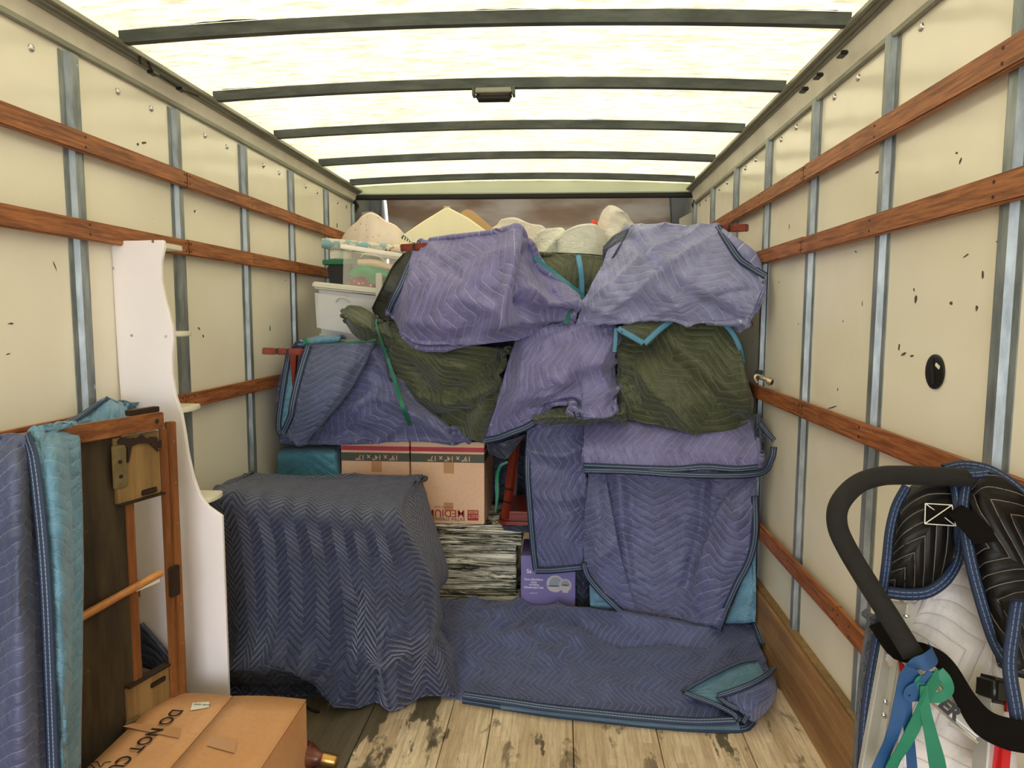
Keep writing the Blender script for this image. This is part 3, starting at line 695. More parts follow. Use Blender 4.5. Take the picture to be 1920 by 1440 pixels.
fo = empty('wrapped_bundle')
def film(name, a, b, seed, parent):
    (x0, y0, z0), (x1, y1, z1) = a, b
    loop = []
    for x in np.linspace(x0, x1, 60): loop.append((x, y0))
    for y in np.linspace(y0, y1, 20)[1:]: loop.append((x1, y))
    for x in np.linspace(x1, x0, 30)[1:]: loop.append((x, y1))
    for y in np.linspace(y1, y0, 20)[1:-1]: loop.append((x0, y))
    n = len(loop); zs = np.linspace(z0, z1, 46); v = []; cx, cy = (x0+x1)/2, (y0+y1)/2
    U = np.arange(n)*.012
    for j, z in enumerate(zs):
        d = .008*vnoise(U*1.3+seed, np.full(n, z*55+seed) + U*3.0*math.sin(seed), seed) + .004*vnoise(U*5, np.full(n, z*120), seed+2)
        e = min(j, 45-j); rd = .010 if e == 0 else (.003 if e == 1 else 0)
        for k, (x, y) in enumerate(loop):
            vx, vy = x-cx, y-cy; l = math.hypot(vx, vy); nx_, ny_ = (0, -1) if abs(y-y0) < 1e-6 else ((0, 1) if abs(y-y1) < 1e-6 else ((1, 0) if x > cx else (-1, 0)))
            v.append((x+nx_*(d[k]-rd), y+ny_*(d[k]-rd), z))
    f = [(j*n+k, j*n+(k+1)%n, (j+1)*n+(k+1)%n, (j+1)*n+k) for j in range(45) for k in range(n)]
    f += [tuple(range(n))[::-1], tuple(45*n+k for k in range(n))]
    return pyd(name, v, f, M['foil'], parent, True)
film('wrapped_lower_stack', (-.64, 3.61, .040), (-.225, 4.05, .318), 3, fo)
film('wrapped_upper_stack', (-.66, 3.60, .319), (-.196, 4.08, .430), 5, fo)
MB().box((-.65, 3.60, .004), (-.205, 4.06, .040)).build('base_board', M['foil'], fo, bevel=.004)
tag(fo, 'bundle wrapped in shiny crinkled stretch film under the upright moving box', 'bundle')

db = empty('dinnerware_box')
x0, x1, y0, z0, z1 = -.196, .085, 3.56, .018, .285
MB().box((x0, y0, z0), (x1, y0+.28, z1)).build('box_body', M['lav'], db, bevel=.002)
X = lambda px: at(px, 1090, y0)[0]
Z = lambda py: at(1020, py, y0)[2]
tx = dict(ext=.0003)
text('lettering', 'W', M['white'], db, (X(1000), y0-.0008, Z(1065)), (1, 0, 0), (0, 0, 1), .030, 'LEFT', .0003, .0004)
text('lettering', 'Sa', M['white'], db, (X(987), y0-.0008, Z(1072)), (1, 0, 0), (0, 0, 1), .030, 'LEFT', .0003, .0004)
for k, w_ in enumerate(('Rose Medallion', 'Grey', '16-Piece', 'Dinnerware Set')):
    text('lettering', w_, M['white'], db, (X(1001), y0-.0008, Z(1087+k*5)), (1, 0, 0), (0, 0, 1), .0155, 'CENTER', .0002, .0003)
MB().box((X(994), y0-.0006, Z(1113)), (X(1008), y0, Z(1112.4))).build('underline', M['white'], db)
def disc(name, cx, cz, rx, rz, y, mat, parent, a0=0, a1=2*PI, n=28):
    MB().prism([(cx+rx*math.cos(a0+(a1-a0)*k/n), y, cz+rz*math.sin(a0+(a1-a0)*k/n)) for k in range(n if a1-a0 > 6 else n+1)], (0, .0003, 0)).build(name, M[mat], parent)
y = y0
disc('plate_print', X(1041), Z(1094), .045, .045, y-.0004, 'crock', db); disc('plate_well_print', X(1042), Z(1094), .034, .035, y-.0007, 'greyp', db)
disc('small_plate_print', X(1060), Z(1096), .032, .033, y-.0010, 'crock', db); disc('plate_well_print', X(1060), Z(1096), .024, .025, y-.0013, 'greyp', db)
disc('bowl_print', X(1038), Z(1098), .033, .030, y-.0016, 'crock', db, PI, 2*PI); disc('bowl_inside_print', X(1038), Z(1098), .033, .004, y-.0019, 'greyd', db)
MB().prism([(X(1052), y-.0019, Z(1096)), (X(1068), y-.0019, Z(1096)), (X(1065.5), y-.0019, Z(1110)), (X(1055), y-.0019, Z(1110))], (0, .0003, 0)).build('mug_print', M['crock'], db)
disc('mug_inside_print', X(1060), Z(1096), .020, .004, y-.0022, 'greyd', db)
MB().tube([(X(1068), y-.0004, Z(1098)), (X(1072), y-.0004, Z(1099)), (X(1071), y-.0004, Z(1105)), (X(1067), y-.0004, Z(1107))], .002, 6, flat=.3).build('mug_handle_print', M['greyp'], db)
tag(db, 'lavender dinnerware set box printed with plates and mug, on the floor beside the film-wrapped bundle', 'box')
o = MB().box((-.17, 3.565, .002), (.08, 3.82, .017)).build('wood_strip', M['mahogx']); tag(o, 'thin reddish wooden strip lying under the lavender dinnerware box', 'board')

# carton in the foreground
ct = empty('carton'); x0, x1, y0, y1, zt = -1.318, -.832, 1.18, 2.19, .248
B = lambda u, v, z: (x0 + (x1-x0)*u + .025*v*(0), y0 + (y1-y0)*v, z)
MB().box((x0, y0, .0006), (x1, y1, zt-.004)).build('carton_body', M['card'], ct, bevel=.003)
xc = -1.083
for a, b, nm in ((x0, xc-.0015, 'flap'), (xc+.0015, x1, 'flap')):
    m = MB(); nx_, ny_ = 5, 12; g = {}
    vs = []; fs = []
    for i in range(nx_+1):
        for j in range(ny_+1):
            x = a+(b-a)*i/nx_; y = y0+(y1-y0)*j/ny_
            edge = (i/nx_ if a < xc-.01 else 1-i/nx_)
            vs.append((x, y + (.010*math.sin(i/nx_*PI) if j == ny_ else 0), zt - .003 + .006*edge*math.sin(y*5+1) *.5 + (.004*edge)))
    for i in range(nx_):
        for j in range(ny_): k = i*(ny_+1)+j; fs.append((k, k+ny_+1, k+ny_+2, k+1))
    o = pyd(nm, vs, fs, M['card'], ct, True); md = o.modifiers.new('t', 'SOLIDIFY'); md.thickness = .004; md.offset = 1
zl = zt+.0088
p0 = atz(334, 1330, zl); p1 = atz(240, 1436, zl)
text('carton_lettering', 'DO NOT CUT', M['ink'], ct, (p0[0], p0[1], zl), (-.06, -1, 0), (1, -.06, 0), .056, 'LEFT', .0003, .0006)
tp = [atz(x, y, zt+.006) for x, y in ((357, 1332), (392, 1326), (392, 1316), (361, 1318))]
MB().prism(tp, (0, 0, .0006)).build('shipping_label', M['paper'], ct)
text('label_lettering', 'TAPE HERE', M['grn'], ct, tuple(atz(380, 1321, zt+.0068)), (-1, 0, 0), (0, -1, 0), .012)
for q in (((230, 1362), (336, 1384), (340, 1366), (250, 1356)), ((388, 1398), (440, 1412), (444, 1390), (396, 1378))):
    MB().prism([atz(x, y, zt+.0060) for x, y in q], (0, 0, .0004)).build('tape_patch', M['tape'], ct)
tubed('pen_scribble', [atz(x, y, zt+.0062) for x, y in ((178, 1440), (170, 1432), (182, 1428), (188, 1438), (196, 1430), (208, 1428))], .0014, M['ink'], ct, 6)
tag(ct, 'large brown carton lettered DO NOT CUT lying on the floor at front left', 'carton')

# turned table foot poking out to the right of the carton
tf = empty('turned_leg'); a = atz(566, 1415, .045); b = atz(632, 1428, .034)
d = (np.array(b)-np.array(a)); d /= np.linalg.norm(d)
S = np.linalg.norm(np.array(b)-np.array(a)); at_ = lambda q: np.array(a)+d*q
MB().tube([at_(q*S) for q in (-2.2, -1.2, -.3, -.08, .0, .08, .14, .2, .3, .42, .55, .62)], [.030, .034, .036, .036, .046, .047, .040, .043, .036, .026, .022, .023], 24).build('turned_shaft', M['walnut'], tf, smooth=True)
MB().tube([at_(q*S) for q in (.60, .62, .97, 1.0)], [.020, .0225, .0200, .017], 24).build('brass_ferrule', M['brass'], tf, smooth=True)
tag(tf, 'turned mahogany furniture foot with a brass ferrule beside the DO NOT CUT carton', 'furniture leg')
o = tubed('loose_cord', [atz(570, 1322, .006), atz(578, 1328, .006), atz(586, 1332, .005), atz(598, 1335, .005)], .005, M['blackgrime']); tag(o, 'short black cord end on the dirty floor behind the carton', 'cord')

# ------------------------------------------------------------------ white shelf unit with wavy side
sh = empty('shelf_unit'); Ys = 2.36
out = [(208, 452), (306, 450), (308, 462), (302, 490), (302, 525), (310, 565), (322, 610), (325, 635), (322, 665), (322, 700), (328, 740), (340, 775), (347, 815), (352, 850), (362, 895), (375, 930), (390, 950), (416, 968), (419, 1050), (424, 1180), (428, 1290), (431, 1385), (262, 1385), (255, 1200), (240, 950), (228, 780), (217, 620)]
poly = [at(x, y, Ys) for x, y in out]
sm = []
MB().prism(poly, (0, .016, 0)).build('side_panel', M['laminate'], sh, bevel=.002)
def shelf_board(px, py, depth_px, name='shelf'):
    a = at(px, py, Ys); z = a[2]; xl = at(215 + (py-450)*.05, py, Ys)[0]
    xr = at(px+depth_px, py, Ys+.07)[0]; n = 12; pl = [(xl, Ys+.017, z), (a[0]-.012, Ys+.017, z)]
    for k in range(n+1):
        t_ = k/n; pl.append((a[0]-.012 + (xr-a[0]+.012)*math.sin(t_*PI), Ys+.017 + .125*(1-math.cos(t_*PI))/2, z))
    pl += [(xl, Ys+.142, z)]
    MB().prism(pl, (0, 0, -.018)).build(name, M['whiteedge'], sh, bevel=.003)
shelf_board(306, 454, 18); shelf_board(322, 622, 26); shelf_board(340, 766, 24); shelf_board(385, 938, 22)
for x, y in ((212, 458), (228, 456), (287, 453), (212, 503), (247, 629), (311, 631), (262, 620+150)):
    c = at(x, y, Ys); MB().tube([(c[0], Ys-.0002, c[2]), (c[0], Ys-.0016, c[2])], .005, 10).build('screw_cap', M['steel'], sh, smooth=True)
tag(sh, 'tall white shelf unit with a wavy front edge standing by the left wall', 'shelf unit')

# ------------------------------------------------------------------ upturned table frame, on edge at the left
fr = empty('upturned_table')
A = at(320, 790, 2.2); Bn = atz(0, 840, A[2]); dirx = np.array([A[0]-(-1.416), 2.2-1.681, 0]); dirx /= np.linalg.norm(dirx)
nrm = np.array([dirx[1], -dirx[0], 0])           # towards the room
FO = np.array([-1.262, 2.2, 0.0])
def fp(s_, z, n=0): return FO + dirx*s_ + nrm*n + np.array([0, 0, z])   # s_ along (0 far end, negative nearer), n out
ztop = 1.208
def fbar(name, s0, z0, s1, z1, n0, n1, mat, bev=.002):
    c = [fp(s0, z0, n0), fp(s1, z0, n0), fp(s1, z0, n1), fp(s0, z0, n1), fp(s0, z1, n0), fp(s1, z1, n0), fp(s1, z1, n1), fp(s0, z1, n1)]
    return MB().hexa(c).build(name, M[mat], fr, bevel=bev)
fbar('top_rail', -1.25, ztop-.052, -.03, ztop, -.022, .004, 'fwood', .003)
fbar('end_rail', -.012, .03, .016, ztop-.036, -.020, .006, 'fwoodz', .003)
fbar('end_rail_edge', -.034, .03, -.014, ztop-.055, -.022, -.001, 'fwoodz', .002)
fbar('lower_rail', -1.25, .012, -.0, .05, -.022, .004, 'fwood', .003)
fbar('corner_cap', -.13, ztop-.002, -.02, ztop+.016, -.050, -.024, 'brown', .002)
fbar('underside_board', -1.25, .055, -.165, ztop-.054, -.040, -.026, 'dark', .001)
fbar('board_edge', -.166, .055, -.135, ztop-.17, -.040, -.022, 'fwoodz', .002)
for z0_, z1_, k in ((ztop-.262, ztop-.060, 1), (.10, .36, 0)):
    fbar('corner_block', -.20, z0_, -.037, z1_, -.038, -.016, 'lwood', .002)
    fbar('hinge_plate', -.215, z0_+.05 if k else z0_-.02, -.165, z1_-.02 if k else z1_-.10, -.015, -.009, 'dullmetal', .004)
    zz_ = z0_+.018 if k else z1_-.03
    fbar('finger_slot', -.115, zz_-.012, -.055, zz_+.006, -.0158, -.010, 'brown', .004)
    for q in range(2):
        c = fp(-.19, z0_+.085+q*.045, -.008) if k else fp(-.19, z0_+.01+q*.07, -.008)
        MB().tube([c-nrm*.001, c+nrm*.002], .006, 10).build('screw', M['brown'], fr, smooth=True)
# splintered glue in the top corner
m = MB(); rnd = random.Random(4)
for (sa, za, n_) in ((-.165, -.075, 9), (-.12, -.078, 11), (-.075, -.085, 10), (-.05, -.100, 9)):
    m.prism([fp(sa+math.cos(q*2*PI/n_)*rnd.uniform(.018, .036), ztop+za+math.sin(q*2*PI/n_)*rnd.uniform(.006, .020), -.0135) for q in range(n_)], tuple(nrm*.006))
m.bar(fp(-.150, ztop-.08, -.012), fp(-.160, ztop-.14, -.012), .016, .006, up=tuple(nrm), w2=.004); m.bar(fp(-.07, ztop-.09, -.012), fp(-.045, ztop-.125, -.012), .018, .006, up=tuple(nrm), w2=.005)
m.build('dark_glue', M['brown'], fr)
fbar('notch_strip', -.20, ztop-.268, -.0, ztop-.262, -.036, -.002, 'brown', .001)
fbar('notch_strip', -.20, .362, -.04, .368, -.036, -.004, 'brown', .001)
fbar('latch_block', -.048, .60, -.010, .70, .0062, .022, 'brown', .003)
c0, c1 = fp(-.045, .637, .010), fp(-.62, .637, .010)
MB().tube([at(302, 1074, c0[1]), at(215, 1122, c0[1]-.165), at(133, 1168, c0[1]-.33), at(60, 1212, c0[1]-.46)], .0125, 12).build('cross_rod', M['goldwood'], fr, smooth=True)
fbar('masking_tape', -.150, .655, -.060, .672, -.0150, -.0140, 'paper', 0)
for s_, z_ in ((-.36, ztop-.026), (-.06, ztop-.026)):
    c = fp(s_, z_, .0042); MB().tube([c, c+nrm*.001], .008, 12).build('dowel_hole', M['brown'], fr)
for z_ in np.linspace(.15, ztop-.1, 8):
    c = fp(.002, z_, .0062); MB().tube([c, c+nrm*.001], .004, 8).build('nail_head', M['dullmetal'], fr)
tag(fr, 'wooden table frame standing on edge at left with dark underside board', 'table')

# blankets over the frame
def Pt(px, py, s): return (px, py, s)
bl = patch('moving_blanket', [[(-45, 822, 1.60), (-45, 900, 1.58), (-45, 1100, 1.57), (-45, 1300, 1.56), (-45, 1470, 1.55)],
     [(-5, 815, 1.66), (-5, 900, 1.60), (-2, 1100, 1.58), (0, 1300, 1.57), (0, 1470, 1.56)],
     [(25, 812, 1.68), (28, 900, 1.60), (32, 1100, 1.56), (34, 1300, 1.54), (36, 1470, 1.54)],
     [(50, 822, 1.70), (54, 900, 1.66), (60, 1100, 1.62), (66, 1300, 1.60), (72, 1470, 1.60)]],
     1.6, M['slate'], back=(0, .05, .07, 0), ang=0.0, wr=.006, fold=.010, fsc=4, wang=1.5, seed=2, uvo=(.03, 0), thick=.010)
tag(bl, 'slate blue quilted blanket over the table frame at the far left', 'blanket', 'moving blankets')
lo = patch('moving_blanket', [[(62, 806, 1.74), (70, 880, 1.66), (86, 1050, 1.63), (94, 1250, 1.62), (100, 1470, 1.62)],
     [(95, 798, 1.80), (100, 870, 1.68), (112, 1050, 1.64), (118, 1250, 1.63), (122, 1470, 1.62)],
     [(124, 800, 1.86), (128, 860, 1.78), (134, 1050, 1.74), (132, 1250, 1.72), (129, 1470, 1.70)]],
     1.65, M['teal'], back=(.03, .05, .07, 0), ang=0.0, wr=.005, fold=.006, wang=1.5, seed=5, thick=.012)
tag(lo, 'pale teal quilted blanket end draped over the dark table frame board', 'blanket', 'moving blankets')
binding(lo, [(50, 818), (62, 860), (74, 960), (82, 1050), (88, 1150), (94, 1300), (100, 1465)], .034, 'bind_navy', .012)
ob = patch('moving_blanket', [[(118, 800, 1.98), (121, 806, 1.96), (124, 815, 1.94)], [(160, 778, 2.1), (162, 790, 2.07), (164, 806, 2.05)], [(195, 750, 2.2), (200, 770, 2.14), (204, 796, 2.12)], [(226, 760, 2.28), (227, 772, 2.24), (228, 790, 2.22)]],
     2.1, M['teal'], back=(.05, .03, .08, .05), ang=1.2, wr=.006, seed=8)
tag(ob, 'folded teal blanket end between the table frame and the white shelf unit', 'blanket', 'moving blankets')
binding(ob, [(112, 800), (150, 780), (196, 751), (222, 758)], .03, 'bind_navy', .006)
o = patch('moving_blanket', [[(262, 1170, 2.31), (264, 1215, 2.30), (268, 1250, 2.29)], [(285, 1195, 2.31), (290, 1225, 2.30), (296, 1262, 2.29)], [(318, 1235, 2.31), (330, 1262, 2.30), (345, 1296, 2.29)]],
     2.3, M['dkblue'], back=(.0, .0, .02, .0), ang=.5, wr=.003, fold=.003, seed=9, thick=.008)
tag(o, 'dark blue blanket corner showing low behind the table frame', 'blanket', 'moving blankets')

# ------------------------------------------------------------------ navy covered crate in the middle
K = [[(452, 893, 3.26), (402, 930, 2.80), (408, 1050, 2.77), (422, 1180, 2.75), (428, 1297, 2.68)],
     [(470, 889, 3.29), (425, 935, 2.70), (440, 1050, 2.67), (450, 1190, 2.66), (470, 1304, 2.63)],
     [(545, 886, 3.29), (500, 942, 2.66), (515, 1050, 2.64), (520, 1195, 2.62), (560, 1302, 2.62)],
     [(640, 885, 3.30), (595, 950, 2.65), (610, 1050, 2.62), (620, 1190, 2.58), (640, 1308, 2.60)],
     [(715, 887, 3.30), (680, 958, 2.64), (700, 1060, 2.58), (715, 1190, 2.50), (725, 1322, 2.58)],
     [(765, 890, 3.30), (738, 964, 2.65), (765, 1065, 2.57), (795, 1190, 2.50), (800, 1308, 2.62)],
     [(788, 892, 3.30), (765, 935, 2.90), (800, 1035, 2.78), (808, 1155, 2.66), (862, 1296, 2.68)],
     [(795, 893, 3.31), (795, 905, 3.20), (843, 1066, 3.12), (812, 1118, 2.98), (820, 1235, 2.86)]]
kb_ = patch('moving_blanket', K, 2.7, M['navy'], back=(.12, 0, 0, 0), ang=0.0, res=.011, wr=.008, fold=.016, fsc=3.2, wang=1.2, wsc=5,
      creases=[([(735, 965), (790, 1100), (840, 1230)], 22, .020), ([(450, 1245), (520, 1222), (600, 1240), (650, 1290)], 24, .055), ([(560, 1265), (620, 1290)], 20, -.035), ([(740, 1180), (720, 1250), (735, 1310)], 22, .035), ([(600, 1240), (640, 1280), (680, 1315)], 22, .025), ([(700, 1270), (705, 1310)], 18, -.03),
               ([(660, 1130), (650, 1230), (620, 1245)], 22, -.025), ([(760, 1230), (700, 1255), (690, 1290)], 22, -.02), ([(450, 1285), (560, 1290), (640, 1300)], 10, -.02), ([(410, 940), (440, 935)], 14, .015), ([(820, 1180), (790, 1290)], 14, -.015)],
      seed=12, thick=.012)
tag(kb_, 'dark navy zigzag-quilted blanket covering the large crate beside the white shelf unit', 'blanket', 'moving blankets')
kc = empty('crate'); MB().box((-1.44, 2.74, .002), (-.70, 3.27, .715)).build('crate_body', M['card'], kc, bevel=.004)
MB().box((-1.44, 2.74, .716), (-.70, 3.27, .722)).build('lid', M['card'], kc, bevel=.001)
tag(kc, 'box-shaped crate hidden under the dark navy zigzag blanket', 'crate')
# hem of the same cover spread on the floor at left
o = patch('blanket_hem', None, 0, M['navy'], parent=kb_, P3=[[atz(430, y, .012+.010*k) for k, y in ((0, 1303), (1, 1270), (1, 1240))], [atz(520, y, .010+.012*k) for k, y in ((0, 1308), (1, 1275), (1, 1245))], [atz(600, y, .010+.012*k) for k, y in ((0, 1304), (1, 1280), (1, 1250))], [atz(650, y, .010+.01*k) for k, y in ((0, 1298), (1, 1280), (1, 1262))]],
      back=(0, 0, 0, 0), wr=.004, fold=.004, seed=14, thick=.008)

# ------------------------------------------------------------------ blanket spread on the floor
def zrow(lst): return [atz(x, y, z) for x, y, z in lst]
FL = [zrow([(800, 1128, .06), (802, 1165, .05), (800, 1210, .04), (800, 1255, .03), (800, 1290, .02)]),
      zrow([(860, 1128, .07), (862, 1170, .06), (862, 1220, .04), (864, 1265, .04), (868, 1302, .03)]),
      zrow([(935, 1129, .06), (932, 1172, .05), (935, 1225, .04), (940, 1275, .04), (948, 1314, .03)]),
      zrow([(1010, 1130, .05), (1008, 1175, .05), (1012, 1232, .04), (1020, 1285, .04), (1030, 1326, .03)]),
      zrow([(1090, 1142, .07), (1088, 1180, .05), (1095, 1240, .04), (1105, 1292, .04), (1115, 1336, .03)]),
      zrow([(1170, 1150, .09), (1172, 1190, .05), (1180, 1248, .04), (1190, 1300, .04), (1205, 1345, .03)]),
      zrow([(1260, 1160, .10), (1262, 1198, .05), (1268, 1255, .04), (1285, 1305, .04), (1300, 1352, .03)]),
      zrow([(1350, 1170, .08), (1348, 1205, .05), (1350, 1250, .04), (1362, 1300, .05), (1384, 1348, .03)]),
      zrow([(1425, 1162, .09), (1422, 1190, .07), (1430, 1228, .05), (1442, 1262, .04), (1450, 1290, .03)])]
fb = patch('moving_blanket', None, 0, M['floorq'], P3=FL, back=(0, 0, 0, 0), res=.011, ang=PI/2+.05, wr=.020, wang=.35, wsc=6, fold=.016, seed=21, thick=.014,
      creases=[([(1080, 1165), (1160, 1200), (1250, 1195), (1330, 1210)], 8, -.018), ([(1170, 1160), (1260, 1172), (1330, 1190)], 12, .025), ([(900, 1150), (940, 1165)], 8, .02), ([(930, 1195), (1010, 1180), (1090, 1200)], 10, .014), ([(1150, 1230), (1140, 1300)], 9, .010), ([(1060, 1220), (1075, 1280)], 9, .010)])
tag(fb, 'slate blue quilted blanket spread flat on the wooden floor below the dinnerware box', 'blanket', 'moving blankets')
def zstrip(parent, pts, w, mat, name='edge_binding', th=.006): return ribbon_strip(name, [atz(x, y, z) for x, y, z in pts], w, M[mat], parent, th, (0, -.55, .8))
zstrip(fb, [(868, 1303, .040), (950, 1315, .042), (1030, 1327, .042), (1115, 1336, .042), (1205, 1345, .042), (1300, 1352, .042), (1378, 1350, .046)], .030, 'bind_navy')
ribbon_strip('lining_edge', [atz(x, y, .022) for x, y in ((940, 1322), (1030, 1333), (1115, 1343), (1205, 1353), (1300, 1360), (1385, 1361))], .03, M['teal'], fb, .02, (0, -.6, .7))
zstrip(fb, [(868, 1312, .010), (950, 1325, .010), (1030, 1338, .010), (1115, 1347, .010), (1205, 1357, .010), (1300, 1365, .010), (1388, 1366, .010), (1412, 1352, .010)], .030, 'bind_navy')
zstrip(fb, [(1412, 1160, .12), (1422, 1185, .10), (1430, 1208, .085)], .035, 'bind_navy')
tri = patch('lining_corner', None, 0, M['teal'], parent=fb, P3=[zrow([(1281, 1296, .075), (1283, 1297, .070), (1286, 1300, .065)]), zrow([(1330, 1268, .085), (1335, 1285, .075), (1340, 1318, .065)]), zrow([(1385, 1242, .09), (1395, 1268, .08), (1375, 1330, .06)]), zrow([(1415, 1234, .095), (1432, 1262, .08), (1440, 1300, .065)])],
      back=(0, 0, 0, 0), wr=.004, fold=.003, seed=23, thick=.008, ang=.3)
zstrip(fb, [(1279, 1297, .086), (1335, 1266, .096), (1385, 1243, .102), (1418, 1236, .104)], .016, 'bind_navy')
zstrip(fb, [(1279, 1297, .082), (1305, 1307, .078), (1340, 1320, .074), (1375, 1338, .066), (1382, 1348, .05)], .022, 'bind_navy')
fold_ = patch('folded_corner', None, 0, M['floorq'], parent=fb, P3=[zrow([(1347, 1304, .085), (1352, 1312, .08), (1385, 1330, .07), (1400, 1346, .03)]), zrow([(1395, 1290, .12), (1400, 1305, .115), (1405, 1330, .10), (1415, 1350, .03)]), zrow([(1432, 1272, .13), (1440, 1290, .12), (1442, 1310, .09), (1440, 1330, .02)]), zrow([(1448, 1258, .10), (1454, 1275, .09), (1456, 1290, .07), (1454, 1305, .02)])],
      back=(0, 0, 0, 0), wr=.004, fold=.004, seed=25, thick=.01, ang=.6)
zstrip(fb, [(1345, 1305, .098), (1395, 1288, .132), (1435, 1268, .140), (1452, 1252, .11)], .022, 'bind_navy')
zstrip(fb, [(1345, 1305, .094), (1362, 1318, .09), (1385, 1330, .085)], .022, 'bind_navy')
zstrip(fb, [(1404, 1318, .11), (1404, 1335, .08), (1394, 1354, .03)], .022, 'bind_navy')
o = MB().prism([atz(x, y, z) for x, y, z in ((814, 1136, .075), (828, 1143, .075), (833, 1168, .050), (818, 1168, .050))], (0, .001, .003)).build('care_tag', M['paper'], fb)

# ------------------------------------------------------------------ teal cover (back left)
tc_ = patch('moving_blanket', [[(503, 833, 3.95), (486, 840, 3.66), (468, 885, 3.60), (455, 960, 3.56)], [(540, 832, 3.95), (520, 846, 3.62), (512, 895, 3.60), (508, 970, 3.58)], [(590, 831, 3.95), (582, 845, 3.60), (580, 895, 3.58), (580, 970, 3.56)], [(625, 831, 3.95), (622, 843, 3.60), (628, 895, 3.58), (630, 970, 3.57)], [(635, 832, 3.98), (636, 842, 3.68), (639, 890, 3.64), (640, 970, 3.6)]],
     3.6, M['tealplain'], back=(0, .2, .05, .05), wr=.008, fold=.008, wang=1.4, seed=31)
tag(tc_, 'teal blue cover over a low box at back left, under the draped chair', 'blanket', 'moving blankets')

# ------------------------------------------------------------------ chairs packed in the load (only their limbs show)
def limb(parent, name, p, q, w, h, mat='mahogx', grooves=(), w2=None, h2=None, bev=.004):
    MB().bar(p, q, w, h, w2=w2, h2=h2).build(name, M[mat], parent, bevel=bev)
    p, q = np.array(p), np.array(q)
    for g in grooves:
        a = p+(q-p)*(g-.012); b = p+(q-p)*(g+.012)
        MB().bar(a, b, w*.86 if w2 is None else w, h*.86, ).build('groove_band', M['brown'], parent)
def grooved(parent, p, q, w, h, cuts, mat='mahogx'):
    """square leg cut by grooves: blocks with thin dark necks between"""
    p, q = np.array(p, float), np.array(q, float); L_ = np.linalg.norm(q-p); cs = [0]+list(cuts)+[1]; m = MB(); g = MB()
    for a, b in zip(cs, cs[1:]):
        a2 = a + (.004/L_ if a > 0 else 0); b2 = b - (.004/L_ if b < 1 else 0)
        m.bar(p+(q-p)*a2, p+(q-p)*b2, w, h)
    for c in cuts: g.bar(p+(q-p)*(c-.006/L_), p+(q-p)*(c+.006/L_), w*.82, h*.82)
    o = m.build('leg', M[mat], parent, bevel=.0035)
    if cuts: g.build('leg_groove', M['brown'], o)
    return o
# chair 1 (upper left)
c1 = empty('wooden_chair'); grooved(c1, at(752, 465, 3.52), at(800, 462, 3.60), .028, .036, [.45]); grooved(c1, at(800, 462, 3.60), at(880, 470, 3.85), .028, .034, [])
MB().bar(at(850, 560, 3.9), at(930, 560, 3.9), .38, .05).build('seat', M['mahogx'], c1, bevel=.004)
grooved(c1, at(880, 470, 3.85), at(882, 560, 3.88), .03, .03, [])
tag(c1, 'mahogany chair under the upper left blanket, one leg tip poking out at left', 'chair', 'packed mahogany chairs')
# chair 2 (upper right)
c2 = empty('wooden_chair'); grooved(c2, at(1310, 431, 3.56), at(1402, 427, 3.42), .030, .034, [.42, .66]); grooved(c2, at(1340, 470, 3.7), at(1390, 471, 3.62), .026, .03, []); grooved(c2, at(1330, 611, 3.52), at(1411, 608, 3.44), .030, .030, [.62])
MB().bar(at(1240, 540, 3.85), at(1330, 540, 3.85), .36, .05).build('seat', M['mahogx'], c2, bevel=.004)
for a, b in (((1310, 431, 3.56), (1300, 535, 3.85)), ((1330, 611, 3.52), (1320, 545, 3.85)), ((1340, 470, 3.7), (1325, 535, 3.85))): grooved(c2, at(*a), at(*b), .026, .026, [])
tag(c2, 'mahogany chair under the upper right blanket, leg tips poking out at right', 'chair', 'packed mahogany chairs')
# chair 3 (left)
c3 = empty('wooden_chair'); grooved(c3, at(492, 658, 3.42), at(640, 662, 3.62), .032, .034, [.17, .40 - .1])
MB().bar(at(551, 664, 3.50), at(551, 736, 3.50), .034, .036, up=(0, 1, 0), w2=.006, h2=.012).build('leg', M['mahog'], c3, bevel=.002)
MB().bar(at(600, 740, 3.85), at(690, 740, 3.85), .38, .05).build('seat', M['mahogx'], c3, bevel=.004); grooved(c3, at(640, 662, 3.62), at(640, 735, 3.85), .026, .026, [])
tag(c3, 'mahogany chair under the left blanket, a leg and stretcher poking out at left', 'chair', 'packed mahogany chairs')
# chair 4 (centre, upside down on the film bundle)
c4 = empty('wooden_chair')
m = grooved(c4, at(968, 820, 3.66), at(948, 972, 3.60), .042, .034, [.64, .80], 'mahog')
def rrect(x0, x1, y0, y1, r, z):
    pts = []
    for cx, cy, a0 in ((x1-r, y1-r, 0), (x0+r, y1-r, PI/2), (x0+r, y0+r, PI), (x1-r, y0+r, 1.5*PI)):
        for k in range(5): a = a0+k*PI/8; pts.append((cx+r*math.cos(a), cy+r*math.sin(a), z))
    return pts
sx0 = at(934, 975, 3.60)[0]; zs_ = at(960, 985, 3.58)[2]
MB().prism(rrect(sx0, sx0+.42, 3.575, 3.96, .05, zs_), (0, 0, .018)).build('seat_rim', M['mahogx'], c4, bevel=.004)
MB().prism(rrect(sx0+.012, sx0+.41, 3.59, 3.95, .05, zs_+.019), (0, 0, .05)).build('seat_frame', M['mahogx'], c4, bevel=.004)
grooved(c4, at(1010, 962, 3.62), at(1016, 820, 3.72), .03, .03, [], 'mahog')
grooved(c4, (sx0+.06, 3.93, zs_+.07), (sx0+.07, 3.93, .86), .03, .03, [], 'mahog'); grooved(c4, (sx0+.36, 3.93, zs_+.07), (sx0+.35, 3.93, .86), .03, .03, [], 'mahog')
MB().bar(at(972, 822, 3.66), at(1016, 822, 3.72), .02, .02).build('stretcher', M['mahogx'], c4, bevel=.003)
